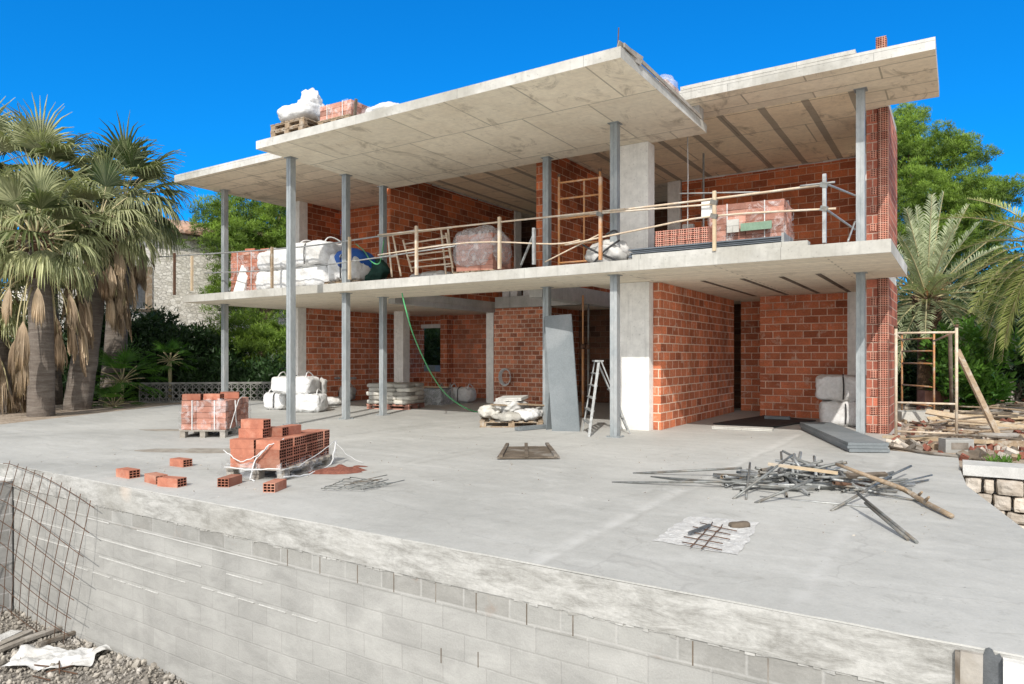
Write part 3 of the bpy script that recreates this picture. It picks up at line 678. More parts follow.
# right room ground floor
wallx('brick_wall', -4.895, -4.745, 12.55, 17.6, 0, ZC - e)
xd0, xd1 = on_y(741, 350, 18.2).x, on_y(762, 350, 18.2).x
wally('brick_wall', xd0, xd1 + .5, 18.2, 18.35, 0, ZC - e)
xf0 = on_y(760, 350, 16.8).x; xf1 = on_y(848, 350, 16.8).x
wally('brick_wall', xf0, xf1 - e, 16.8, 16.95, 0, ZC - e)
wally('concrete_column', xf1, xf1 + .36, 16.7, 17.0, 0, ZC - e, 'column')
wally('brick_wall', -4.88, -2.5, 19.2, 19.35, 0, ZC - e, 'brick_shade'); wallx('brick_wall', -5.3, -5.15, 17.7, 18.99, 0, ZC - e, 'brick_shade')
# outer wall on the right, two skins with hollow ends facing the street
xo = -1.07
for z0, z1, mt in ((0, ZC - e, 'hollow'), (ZF + e, ZR - e, 'hollow')):
    b = nb(); box(b, xo - .165, xo, 14.1, 14.24, z0, z1); obj('hollow_brick_end', b, mt, H)
    wallx('brick_wall', xo - .165, xo, 14.242, 16.1, z0, z1, 'brick_brown')
    wallx('brick_wall', xo - .36, xo - .18, 14.13, 16.1, z0, z1, 'brick_brown')
    k = 0; z = z0
    while z < z1 - .17:     # every other course of the inner skin turned end-on
        if k % 2 == 0: b = nb(); box(b, xo - .30, xo - .19, 14.112, 14.128, z + .012, z + .15); obj('hollow_brick', b, 'hollow', H)
        z += .165; k += 1
# upper floor
xr0 = on_y(681, 200, 17.2).x
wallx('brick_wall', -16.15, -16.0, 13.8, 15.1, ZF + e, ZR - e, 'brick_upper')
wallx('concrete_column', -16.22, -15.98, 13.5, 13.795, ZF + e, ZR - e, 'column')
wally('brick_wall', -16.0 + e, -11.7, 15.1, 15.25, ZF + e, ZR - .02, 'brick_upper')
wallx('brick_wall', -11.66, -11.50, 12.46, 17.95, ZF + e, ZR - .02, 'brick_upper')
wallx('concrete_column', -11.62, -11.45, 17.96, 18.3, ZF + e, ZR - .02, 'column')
wally('brick_wall', -15.9, xr0 - .33, 19.3, 19.45, ZF + e, ZR - .02, 'brick_shade')
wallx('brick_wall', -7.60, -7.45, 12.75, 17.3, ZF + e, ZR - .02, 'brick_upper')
b = nb(); box(b, -7.68, -7.37, 12.602, 16.94, ZC - .16, ZF); obj('edge_beam', b, 'concrete', H)
b = nb(); box(b, -5.57, -4.90, 12.30, 12.62, ZF + e, ZCAN - e); obj('concrete_column', b, 'column', H)
b = nb(); box(b, -5.5, -4.95, 12.50, 12.64, ZCAN + .16, ZR - e)
b.free()
xr0 = on_y(681, 200, 17.2).x
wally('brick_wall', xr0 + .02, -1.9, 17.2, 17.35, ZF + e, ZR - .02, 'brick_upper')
wally('concrete_column', xr0 - .32, xr0, 17.1, 17.35, ZF + e, ZR - .02, 'column')
wally('concrete_column', -1.89, -1.6, 17.05, 17.35, ZF + e, ZR - .02, 'column')
# mortar bead where the walls meet the ceiling
b = nb(); xx = xr0
while xx < -1.9:
    L_ = rnd.uniform(.2, .6); obox(b, (xx + L_ / 2, 17.19, ZR - .035), (L_, .03, rnd.uniform(.015, .04)), (0, rnd.uniform(-.03, .03), 0)); xx += L_
obj('mortar_bead', b, 'white_paint', H); b = nb()
yy = 12.8
while yy < 17.8:
    L_ = rnd.uniform(.2, .6); obox(b, (-11.49, yy, ZR - .035), (.03, L_, rnd.uniform(.015, .035))); yy += L_
obj('mortar_bead', b, 'white_paint', H)
b = nb()   # chimney of hollow brick
pch = on_y(880, 36, 14.4); box(b, pch.x - .07, pch.x + .10, 14.4, 14.6, ZR + .182, ZR + 1.40); obj('chimney', b, 'hollow', H)
# back of the upper middle room stays open: low block parapet


# steel posts: double channel sections with a plate foot
def post(x, y, z0, z1, s=.13, foot=True):
    b = nb()
    h = s / 2
    box(b, x - h, x - .004, y - h, y + h, z0, z1); box(b, x + .004, x + h, y - h, y + h, z0, z1)
    box(b, x - .006, x + .006, y - h + .006, y + h - .006, z0, z1 - .001)
    o = obj('steel_post', b, 'steel', H)
    b = nb()
    if foot: box(b, x - .12, x + .12, y - .12, y + .12, z0 + .001, z0 + .014)
    box(b, x - .1, x + .1, y - .1, y + .1, z1 - .012, z1 - .001)
    for sx in (-1, 1):
        for sy in (-1, 1):
            if foot: tube(b, [(x + sx * .1, y + sy * .1, z0 + .014), (x + sx * .1, y + sy * .1, z0 + .03)], .011, 6)
    obj('base_plate', b, 'steel', o)
POSTS = dict(a=at(291, 425), b=at(346, 419), c=at(383, 415), d=at(547, 425), e=at(615, 437), g=Vector((-16.65, 11.55, 0)), h=Vector((-1.4, 12.98, 0)))
post(POSTS['a'].x, POSTS['a'].y, 0, ZCAN)
for k, top in (('b', ZCAN), ('c', ZCAN), ('d', ZCAN), ('e', ZCAN), ('g', ZR), ('h', ZR)):
    p = POSTS[k]; post(p.x, p.y, 0, ZC); post(p.x, p.y, ZF, top, foot=(k != 'g'))
# ================================================================ things on the site
# ---- a hollow brick with real cavities at both ends
BL, BW_, BH = .30, .145, .105
def brick_mesh():
    b = nb(); L = b.faces.layers.float["var"]
    nx, nz, t, dep = 3, 3, .009, .07
    cw = (BW_ - t * (nx + 1)) / nx; ch = (BH - t * (nz + 1)) / nz
    ys = [-BW_ / 2]; zs = [0.0]
    for i in range(nx): ys += [ys[-1] + t, ys[-1] + t + cw]
    ys.append(BW_ / 2)
    for i in range(nz): zs += [zs[-1] + t, zs[-1] + t + ch]
    zs.append(BH)
    for s in (-1, 1):
        X = s * BL / 2
        g = [[b.verts.new((X, y, z)) for z in zs] for y in ys]
        for i in range(len(ys) - 1):
            for j in range(len(zs) - 1):
                q = [g[i][j], g[i + 1][j], g[i + 1][j + 1], g[i][j + 1]]
                if i % 2 == 1 and j % 2 == 1:
                    k = [b.verts.new((X - s * dep, v.co.y, v.co.z)) for v in q]
                    b.faces.new(k).material_index = 1
                    for a in range(4): b.faces.new((q[a], q[(a + 1) % 4], k[(a + 1) % 4], k[a])).material_index = 1
                else: b.faces.new(q)
    h = BL / 2
    for q in (((-h, -BW_/2, 0), (h, -BW_/2, 0), (h, -BW_/2, BH), (-h, -BW_/2, BH)), ((-h, BW_/2, 0), (h, BW_/2, 0), (h, BW_/2, BH), (-h, BW_/2, BH)),
              ((-h, -BW_/2, 0), (h, -BW_/2, 0), (h, BW_/2, 0), (-h, BW_/2, 0)), ((-h, -BW_/2, BH), (h, -BW_/2, BH), (h, BW_/2, BH), (-h, BW_/2, BH))):
        b.faces.new([b.verts.new(p) for p in q])
    bmesh.ops.remove_doubles(b, verts=b.verts, dist=1e-5); bmesh.ops.recalc_face_normals(b, faces=b.faces)
    vr = rnd.random()
    for f in b.faces: f[L] = vr
    me = bpy.data.meshes.new("hollow_brick"); b.to_mesh(me); b.free(); me.materials.append(M['brick_unit']); me.materials.append(M['hole']); return me
BRM = [brick_mesh() for _ in range(4)]
def brick(loc, rz, label, group=None, tilt=0.0, k=None, sc=1.0):
    o = bpy.data.objects.new("hollow_brick", BRM[rnd.randrange(4) if k is None else k]); COL.objects.link(o)
    o.location = loc; o.rotation_euler = (tilt, 0, rz); o.scale = (sc, sc, sc)
    return tag(o, label, 'brick', group)

# ---- pallets
def pallet_bm(L=1.2, W=1.0, H_=.13):
    b = nb(); n = 7
    for i in range(n):
        x = -L / 2 + .05 + i * (L - .1) / (n - 1); obox(b, (x, 0, H_ - .011), (.10, W, .02), (0, 0, rnd.uniform(-.01, .01)))
    for y in (-W / 2 + .05, 0, W / 2 - .05):
        for x in (-L / 2 + .07, 0, L / 2 - .07): obox(b, (x, y, .055), (.12, .09, .066))
        obox(b, (0, y, .096), (L, .09, .015)); obox(b, (0, y, .011), (L, .09, .02))
    return b
def pallet(loc, rz, label, L=1.2, W=1.0, mat='wood', group=None):
    b = pallet_bm(L, W); o = obj('wooden_pallet', b, mat); o.location = loc; o.rotation_euler = (0, 0, rz)
    return tag(o, label, 'pallet', group)
def film_bm(L, W, H_, seed=0, flare=.05, z0=0.0, seg=26, rows=9, top=False):
    """loose stretch film hung around a load"""
    b = nb(); per = []
    P = [(-L / 2, -W / 2), (L / 2, -W / 2), (L / 2, W / 2), (-L / 2, W / 2)]
    for i in range(4):
        a, c = P[i], P[(i + 1) % 4]
        for k in range(seg): t = k / seg; per.append((a[0] + (c[0] - a[0]) * t, a[1] + (c[1] - a[1]) * t))
    g = []
    for r in range(rows + 1):
        v = r / rows; row = []
        for i, (x, y) in enumerate(per):
            d = Vector((x, y, 0)).normalized(); nzv = mnoise.noise(Vector((x * 4 + seed, y * 4, v * 2.5))) ; n2 = mnoise.noise(Vector((x * 14 + seed, y * 14, v * 1.5 + 4)))
            off = .016 + abs(nzv) * flare * (1.3 - v) + abs(n2) * .018
            zz = z0 + v * H_ + (.10 * mnoise.noise(Vector((x * 3, y * 3, seed))) if r == rows else 0) + (.03 * nzv if 0 < r < rows else 0)
            row.append(b.verts.new((x + d.x * off, y + d.y * off, zz)))
        g.append(row)
    n = len(per)
    for r in range(rows):
        for i in range(n):
            f = b.faces.new((g[r][i], g[r][(i + 1) % n], g[r + 1][(i + 1) % n], g[r + 1][i])); f.smooth = True
    if top:
        c = b.verts.new((0, 0, z0 + H_ + .02))
        for i in range(n): b.faces.new((g[rows][i], g[rows][(i + 1) % n], c)).smooth = True
    return b
def pack_bm(L, W, H_, bl=.3, bw=.145, bh=.105, seed=0, gap=.006, ends=True):
    """tightly bound bricks: long sides along x faces, end-on along the y faces, small irregular offsets"""
    r_ = random.Random(seed); b = nb(); nx = max(1, round(L / bw)); ny = max(1, round(W / bl)); nz_ = max(1, round(H_ / bh))
    dx, dy, dz = L / nx, W / ny, H_ / nz_
    for k in range(nz_):
        for i in range(nx):
            for j in range(ny):
                if 0 < i < nx - 1 and 0 < j < ny - 1 and k < nz_ - 1: continue
                obox(b, (-L / 2 + (i + .5) * dx + r_.uniform(-.004, .004), -W / 2 + (j + .5) * dy + r_.uniform(-.008, .008), (k + .5) * dz), (dx - gap, dy - gap, dz - gap), (0, 0, r_.uniform(-.012, .012)), 0, r_.random())
    for f in b.faces:
        if ends and abs(f.normal.y) > .7 and abs(f.calc_center_median().y) > W / 2 - dy * .35: f.material_index = 1
    uv = b.loops.layers.uv.verify()
    return b
M['hollow_pack'] = hollow_mat("hollow_ends_in_pack", bw=.145, bh=.105, cell=.034)
M['hollow_pack_pink'] = hollow_mat("pale_hollow_ends_in_pack", c1=(.62, .29, .22), c2=(.54, .23, .17), bw=.145, bh=.105, cell=.034)
def brick_pack(loc, rz, L, W, H_, label, mat=('brick_pale', 'hollow_pack_pink'), film='film', group=None, seed=1, straps=True, ftop=False, ends=False):
    t = thing('brick_pack', label, 'brick pack', loc, group, rz)
    obj('brick_stack', pack_bm(L, W, H_, seed=seed, ends=ends, bw=.145 if ends else .29, bl=.3 if ends else .145), list(mat), t, local=True)
    if film: obj('plastic_film', film_bm(L + .02, W + .02, H_ * .97, seed, top=ftop), film, t, local=True)
    if straps:
        for x in (-L / 4, L / 4):
            b = nb(); box(b, x - .008, x + .008, -W / 2 - .012, W / 2 + .012, H_ + .001, H_ + .004); box(b, x - .008, x + .008, -W / 2 - .014, -W / 2 - .010, 0, H_ + .003)
            obj('binding_strap', b, 'bag_white', t, local=True)
    return t

# centre pallet: real bricks in three courses
PC = Vector((-6.93, 5.60, 0)); PR = R(21)
pallet(PC, PR + R(90), 'wooden pallet under the open brick stack in the middle of the left terrace', 1.2, .74, 'wood_grey')
mrot = Matrix.Rotation(PR, 3, 'Z')
lab = 'hollow red brick in the open three course stack on the middle pallet'
for k in range(3):
    for i in range(2):
        for j in range(8):
            if i == 0 and k < 2 and 0 < j < 7: continue
            if i == 0 and j > 5 and k == 2: continue
            p = PC + mrot @ Vector(((i - .5) * .325 + rnd.uniform(-.009, .009), (j - 3.5) * .152 + rnd.uniform(-.003, .003), 0)); p.z = .132 + k * .1065
            brick(p, PR + rnd.uniform(-.02, .02), lab, 'bricks of the open stack')
zt = .132 + 3 * .1065
for dx, dy, dz, rr, lb in ((-.15, -.38, 0, .05, 'lower of two bricks stacked at the near left corner of the open brick stack'), (-.13, -.37, .1065, -.06, 'upper of two bricks stacked at the near left corner of the open brick stack'),
                           (.08, -.0, 0, 1.45, 'brick lying crossways on the middle of the open brick stack'), (.0, -.20, 0, .02, 'brick lying beside the two stacked bricks on the open brick stack')):
    p = PC + mrot @ Vector((dx, dy, 0)); p.z = zt + dz; brick(p, PR + rr, lb)
fb = film_bm(.74, 1.28, .17, 5, .11, .0, 30, 8)
bm_f = obj('stretch_film', fb, 'film'); bm_f.location = PC + Vector((0, 0, .03)); bm_f.rotation_euler = (0, 0, PR); tag(bm_f, 'torn clear stretch film sagging around the open brick stack', 'plastic film')
# twisted ropes of film
b = nb()
def rope(b, pts, r=.010):
    pts = [(x * .68 if abs(x) < .6 else x - .17, y, z) for x, y, z in pts]
    r *= .62
    P = [PC + mrot @ Vector(p) for p in pts]; out = []
    for i in range(len(P) - 1):
        for t in range(5): out.append(P[i].lerp(P[i + 1], t / 5) + Vector((rnd.uniform(-.008, .008), rnd.uniform(-.008, .008), rnd.uniform(-.008, .008))))
    out.append(P[-1]); tube(b, out, r, 5)
rope(b, [(-.52, -.66, .33), (-.2, -.67, .20), (.1, -.665, .28), (.3, -.64, .40), (.45, -.5, .46)])
rope(b, [(.3, -.64, .40), (.05, -.66, .22), (-.02, -.68, .02), (.1, -.72, .01)], .014)
rope(b, [(.53, -.64, .13), (.56, -.3, .12), (.56, .2, .2), (.56, .62, .3)], .009)
rope(b, [(.53, -.6, .04), (.62, -.2, -.0), (.66, .3, .05), (.56, .66, .30)], .016)
rope(b, [(.56, .6, .3), (.7, .7, .1), (.9, .72, .015)], .006)
rope(b, [(-.5, -.66, .14), (0, -.68, .12), (.52, -.66, .14)], .012)
o = obj('film_rope', b, 'bag_white', org=(PC.x, PC.y, 0)); tag(o, 'twisted white strands of film knotted around the open brick stack', 'plastic film')
# left pallet, still wrapped
PL = Vector((-11.23, 7.62, 0)); RL = R(34)
pallet(PL, RL + R(90), 'wooden pallet under the wrapped brick pack at the left of the terrace', 1.2, .78, 'wood_grey')
brick_pack(PL + Vector((0, 0, .132)), RL, .76, 1.10, .50, 'film wrapped pack of red bricks on a pallet at the left of the terrace', seed=3)
m2 = Matrix.Rotation(RL, 3, 'Z')
for dx, dy, rr, lb in ((-.24, -.42, .1, 'leftmost loose brick on top of the wrapped pack at far left'), (.10, -.36, -.15, 'middle loose brick on top of the wrapped pack at far left'), (.22, .05, .4, 'tilted loose brick at the back of the wrapped pack top'), (.12, .32, 0, 'rearmost loose brick on top of the wrapped pack at far left')):
    brick(PL + m2 @ Vector((dx, dy, .636)), RL + rr, lb)
b = nb(); tube(b, [PL + m2 @ Vector((.435, y, z)) for y, z in ((-.5, .15), (-.3, .4), (-.1, .62), (.1, .68))], .008, 5); tube(b, [PL + m2 @ Vector((.44, y, z)) for y, z in ((-.2, .14), (-.25, .3), (-.28, .62))], .01, 5)
tag(obj('film_rope', b, 'bag_white', org=(PL.x, PL.y, 0)), 'torn film strand hanging down the side of the wrapped brick pack', 'plastic film')
# loose bricks on the floor
for px, py, rz, lb in ((128, 477, .02, 'single brick nearest the left end of the terrace edge'), (156, 482.5, -.1, 'left brick of the pair lying close together near the terrace edge'), (172, 486, .25, 'right brick of the pair lying close together near the terrace edge'),
                       (181, 466, .05, 'single brick lying behind the others, left of the open stack'), (230, 485, -1.15, 'brick lying on the floor at the near left corner of the open stack'), (275, 490, -1.12, 'brick on the floor in front of the open stack, closest to the camera')):
    brick(at(px, py), rz, lb, sc=.9)
# dust and spills
def flat_patch(name, px, py, rx, ry, rz, mat, label, cat, h=.012, seed=1, kind=None, n=40, dome=True):
    c = at(px, py); b = nb(); ring = []; rr = []
    for r in range(7):
        q = r / 6; row = []
        for i in range(n):
            a = i * math.tau / n; k = 1 + .35 * mnoise.noise(Vector((math.cos(a) * 1.5 + seed, math.sin(a) * 1.5, seed))) + .12 * mnoise.noise(Vector((math.cos(a) * 6 + seed, math.sin(a) * 6, seed)))
            x, y = rx * k * q * math.cos(a), ry * k * q * math.sin(a)
            z = .003 + h * (1 - q * q) * (.7 + .6 * mnoise.noise(Vector((x * 9, y * 9, seed)))) * (1 if dome else 0) + (.0)
            row.append(b.verts.new((x, y, max(z, .002) if q < 1 else .0015)))
        rr.append(row)
    for r in range(6):
        for i in range(n):
            if r == 0 and i: pass
            b.faces.new((rr[r][i], rr[r][(i + 1) % n], rr[r + 1][(i + 1) % n], rr[r + 1][i])).smooth = True
    o = obj(name, b, mat); o.location = c; o.rotation_euler = (0, 0, rz); return tag(o, label, cat, None, kind)
flat_patch('brick_rubble', 338, 472, .36, .16, .8, 'red_dust', 'low heap of crushed red brick beside the open stack', 'rubble', .09, 3)
flat_patch('brick_rubble', 360, 466.5, .10, .05, .3, 'red_dust', 'tiny spill of red brick crumbs behind the crushed heap', 'rubble', .015, 8)
M['stain'] = pm("damp_sandy_stain", (.36, .33, .28), (.26, .23, .19), 6, .95, 0, .4, c3=(.42, .40, .37))
flat_patch('mortar_stain', 207, 450.5, .95, .28, .55, 'stain', 'flat sandy mortar stain between the two brick pallets', 'stain', .004, 11, kind='structure')
flat_patch('mortar_stain', 168, 430, .5, .2, .5, 'stain', 'small sandy stain left of the wrapped brick pack', 'stain', .004, 15, kind='structure')
b = nb()
for i in range(240):
    px, py = rnd.choice(((140, 470), (205, 468), (545, 430), (400, 440), (470, 455), (650, 470), (800, 500), (900, 520), (330, 480), (520, 470), (700, 455)))
    c = at(px + rnd.gauss(0, 55), py + rnd.gauss(0, 14)); s = rnd.uniform(.004, .013)
    obox(b, (c.x, c.y, s * .3), (s * rnd.uniform(1, 2), s, s * .7), (rnd.random(), rnd.random(), rnd.random() * 6))
tag(obj('terrace_crumbs', b, ['pebble']), 'scattered crumbs of stone and mortar on the terrace', 'crumbs', kind='stuff')
# small wire grid on the floor
def grid_wires(b, P, nu, nv, r, seg=5, jit=0.0, bend=None):
    """wires over a parametric patch P(u, v)"""
    for i in range(nu):
        u = i / (nu - 1); tube(b, [P(u + (jit * rnd.uniform(-1, 1)), v / 10) for v in range(11)], r, seg)
    for j in range(nv):
        v = j / (nv - 1); tube(b, [P(u / 12, v) + Vector((0, 0, r * 1.2)) for u in range(13)], r, seg)
def quadP(c, h=0.0, z=.0, wob=.01):
    A, B, C_, D = [Vector(q) for q in c]
    def P(u, v):
        p = A.lerp(B, u).lerp(D.lerp(C_, u), v); return p + Vector((0, 0, z + wob * (1 + mnoise.noise(p * 3))))
    return P
b = nb(); grid_wires(b, quadP([at(321, 491), at(362, 492), at(389, 485), at(350, 480)], z=.004, wob=.02), 4, 6, .005, jit=.05)
for k in range(7): q0 = at(rnd.uniform(325, 380), rnd.uniform(482, 490)); a_ = rnd.gauss(.5, .5); tube(b, [q0 + Vector((0, 0, .02)), q0 + Vector((math.cos(a_) * .35, math.sin(a_) * .35, .05))], .005, 5)
tag(obj('wire_grid', b, 'rod', org=at(355, 485)), 'small tangled grid of thin grey wire on the terrace right of the brick stack', 'wire mesh')

# recess in the terrace with bare reinforcement
def patch(b):
    P = [at(654, 541), at(672, 527), at(690, 516.5), at(725, 519), at(760, 523), at(750, 540), at(738, 556), at(700, 549)]
    pts = []
    for i in range(len(P)):
        for t in range(6): q = P[i].lerp(P[(i + 1) % len(P)], t / 6); pts.append(q + Vector((rnd.uniform(-.018, .018), rnd.uniform(-.018, .018), 0)))
    c = sum(pts, Vector()) / len(pts); ctr = [b.verts.new(c.lerp(q, k) + Vector((0, 0, .004 + rnd.random() * .010 * (1 if k < 1 else 0)))) for k in (1.0, .8, .55, .3) for q in pts]
    n = len(pts)
    for r in range(3):
        for i in range(n): b.faces.new((ctr[r * n + i], ctr[r * n + (i + 1) % n], ctr[(r + 1) * n + (i + 1) % n], ctr[(r + 1) * n + i]))
    b.faces.new([ctr[3 * n + i] for i in range(n)])
tag(one('terrace_patch', patch, 'rough_patch', 'rough white patch of chipped concrete in the terrace', 'patch'), kind='structure')
b = nb()
Pq = quadP([at(682, 545), at(722, 553), at(737, 534), at(700, 526)], z=.012, wob=.012)
for i in range(5): v = i / 4; tube(b, [Pq(u / 8 + (-.08 if i % 2 else 0), v) for u in range(9)], .004, 6)
for u0 in (.28, .55): tube(b, [Pq(u0 + (.02 if v % 3 else 0), -.12 + v / 7) for v in range(10)], .0045, 6)
obj_ = obj('rebar_grid', b, 'rust', org=at(710, 540)); tag(obj_, 'rusty reinforcement grid exposed in the chipped floor patch', 'rebar mesh')
b = nb(); bar(b, at(689, 537) + Vector((0, 0, .03)), at(710, 530) + Vector((0, 0, .04)), .022, .018); rough_edge(b, .003, 1, .03)
tag(obj('steel_offcut', b, 'steel_dark', org=at(700, 535)), 'short dark steel offcut lying on the rebar grid', 'offcut')
b = nb(); sack(b, at(739, 527.5) + Vector((0, 0, .02)), (.16, .08, .05), .8, 4, e=5, nz=.02, sub=5); tag(obj('wood_chunk', b, 'wood_dark', org=at(739, 527.5)), 'brown wood chunk at the far corner of the chipped floor patch', 'wood')

# ---- heap of props and tubes
def tube_obj(name, pts, r, mat, label, cat, group=None, seg=8, radii=None):
    b = nb(); c = Vector(pts[0]); tube(b, pts, r, seg, radii=radii)
    return tag(obj(name, b, mat, org=c), label, cat, group)
def hollow_tube_mesh(L_, r):
    b = nb(); seg = 10; R0 = []
    for x, rr in ((.0, r * .8), (.0, r), (L_, r), (L_, r * .8), (L_ - .03, r * .8)):
        R0.append([b.verts.new((x, math.cos(k * math.tau / seg) * rr, math.sin(k * math.tau / seg) * rr)) for k in range(seg)])
    for i in range(4):
        for k in range(seg): q = b.faces.new((R0[i][k], R0[i][(k + 1) % seg], R0[i + 1][(k + 1) % seg], R0[i + 1][k])); q.smooth = (i == 1)
    e0 = [b.verts.new((.03, v.co.y, v.co.z)) for v in R0[0]]
    for k in range(seg): b.faces.new((R0[0][k], R0[0][(k + 1) % seg], e0[(k + 1) % seg], e0[k]))
    b.faces.new(e0).material_index = 1; b.faces.new(R0[4]).material_index = 1
    me = bpy.data.meshes.new("steel_tube"); b.to_mesh(me); b.free(); return me
HC = at(806, 484)
ax = (at(870, 480) - at(745, 480)).normalized(); ay = Vector((-ax.y, ax.x, 0))
tub = []
for L_, r_, mt in ((.45, .016, 'rod'), (.6, .015, 'rod_light'), (.8, .013, 'rod'), (.5, .017, 'rod_light'), (.35, .018, 'rod'), (.7, .013, 'rod'), (.5, .02, 'rust'), (.4, .02, 'wood')):
    me = hollow_tube_mesh(L_, r_); me.materials.append(M[mt]); me.materials.append(M['black']); tub.append((me, L_))
for i in range(108):
    me, L_ = rnd.choice(tub[:6]) if i % 9 else rnd.choice(tub)
    u = rnd.gauss(0, .42); u = max(-.78, min(.85, u)); v = rnd.gauss(0, .22); v = max(-.42, min(.42, v))
    a = rnd.choice((rnd.gauss(.15, .35), rnd.gauss(1.15, .4), rnd.gauss(-.7, .4), rnd.uniform(-1.5, 1.5))) + (math.pi if rnd.random() < .5 else 0)
    hgt = .24 * math.exp(-(u / .6) ** 2 - (v / .3) ** 2)
    z = .02 + rnd.random() * hgt; ti = rnd.gauss(0, .32)
    d = ax * math.cos(a) + ay * math.sin(a)
    mid = HC + ax * u + ay * v
    ti = max(-1, min(1, ti)); ti = math.copysign(min(abs(ti), max(.01, (z - .015) / (L_ / 2))), ti)
    d = (d + Vector((0, 0, ti))).normalized()
    o = bpy.data.objects.new('steel_tube', me); COL.objects.link(o)
    o.rotation_euler = d.to_track_quat('X', 'Z').to_euler(); o.location = mid - d * L_ / 2 + Vector((0, 0, max(z, abs(d.z) * L_ / 2 + .02)))
    tag(o, 'short weathered tube tangled in the heap of props on the terrace', 'tube', 'tubes in the heap on the terrace')
LONG = [((612, 482.5), .02, (772, 481.5), .10, .012, 'rod', 'long thin tube reaching farthest left out of the heap'), ((633, 473.5), .02, (742, 468), .12, .014, 'rod', 'long tube on the far side pointing left from the heap'),
        ((651, 477), .015, (790, 487), .10, .013, 'rod', 'long tube slanting out to the left between two others'), ((733, 499), .02, (792, 455), .34, .012, 'rod', 'tube propped steeply up over the left end of the heap'),
        ((746, 500), .02, (750, 463), .20, .012, 'rod', 'upright leaning tube at the left end of the heap'), ((831, 511), .02, (888, 477), .18, .012, 'rod', 'tube crossing over the heap towards its near right side'),
        ((858, 494), .16, (917, 544), .02, .013, 'rod', 'longest tube pointing at the camera right of the heap'), ((865, 503), .12, (908, 541), .02, .011, 'rod', 'second tube pointing at the camera, close beside the longest'),
        ((872, 484), .1, (911, 466), .12, .013, 'rod', 'thin tube rising to the right behind the log'), ((876, 488), .08, (932, 475), .06, .010, 'rod', 'thin rod pointing right behind the log'), ((880, 487), .08, (928, 481), .02, .010, 'rod', 'thin rod lying low and pointing right from the heap'),
        ((793, 457), .3, (800, 468), .2, .018, 'rod_light', 'short tube end sticking up at the top of the heap'), ((755, 503), .02, (812, 480), .2, .014, 'rod', 'tube resting across the near left of the heap'), ((868, 492), .03, (925, 503), .02, .009, 'rod', 'thin rod lying under the log on the right'),
        ((760, 497), .02, (870, 508), .02, .012, 'rod_light', 'tube lying flat along the near side of the heap')]
for (a, za, c, zb, r_, mt, lb) in LONG:
    tube_obj('steel_tube', [at(*a) + Vector((0, 0, 0)) if za < .03 else at(a[0], a[1], za), at(c[0], c[1], zb) if zb >= .03 else at(*c) + Vector((0, 0, r_))], r_, mt, lb, 'tube')
pts = [at(836, 464, .30), at(858, 472, .27), at(880, 480, .20), at(903, 489, .09), at(915, 496, .05), at(930, 505, .035), at(952, 516, .03)]
log = thing('branch', 'long crooked brown branch lying over the right end of the tube heap', 'branch', at(905, 492))
b = nb(); tube(b, pts, .03, 9, radii=[.016, .019, .022, .026, .028, .026, .022]); rough_edge(b, .005, 3, .2); obj('stem', b, 'wood', log, smooth=True)
for px, py in ((918, 496), (925, 501)):
    b = nb(); tube(b, [at(px, py, .05), at(px + 4, py - 4, .12)], .013, 6, radii=[.018, .010]); obj('knot', b, 'wood', log)
b = nb(); bar(b, at(768, 464, .26), at(838, 473, .22), .04, .022, roll=.2); rough_edge(b, .003, 2, .2)
tag(obj('timber_batten', b, 'wood_pale', org=at(768, 464, .26)), 'pale timber batten lying over the top of the tube heap', 'batten')
b = nb(); bar(b, at(848, 476, .16), at(886, 474, .14), .045, .035, roll=.5); rough_edge(b, .004, 4, .2)
tag(obj('timber_batten', b, 'wood_dark', org=at(842, 474, .2)), 'short dark batten under the branch on the right of the heap', 'batten')
# wooden shutter frame lying on the floor
sf = thing('shutter_panel', 'dark wooden shuttering panel with three cross battens lying flat on the terrace', 'shuttering', at(528, 455))
A, B_, C_, D_ = at(497, 460), at(560, 459.5), at(551, 448), at(504, 448.5)
b = nb()
for i in range(4):
    t0, t1 = i / 4 + .01, (i + 1) / 4 - .01
    q = [A.lerp(D_, t0), B_.lerp(C_, t0), B_.lerp(C_, t1), A.lerp(D_, t1)]
    v0 = [b.verts.new(p + Vector((0, 0, .012))) for p in q]; v1 = [b.verts.new(p + Vector((0, 0, .035))) for p in q]
    b.faces.new(v1); [b.faces.new((v0[k], v0[(k + 1) % 4], v1[(k + 1) % 4], v1[k])) for k in range(4)]
rough_edge(b, .006, 6, .2); obj('board', b, 'wood_dark', sf)
for t in (.06, .47, .93):
    b = nb(); bar(b, A.lerp(B_, t) + Vector((0, 0, .05)), D_.lerp(C_, t) + Vector((0, 0, .05)) + (D_.lerp(C_, t) - A.lerp(B_, t)) * .12, .05, .035); obj('batten', b, 'wood_dark', sf)

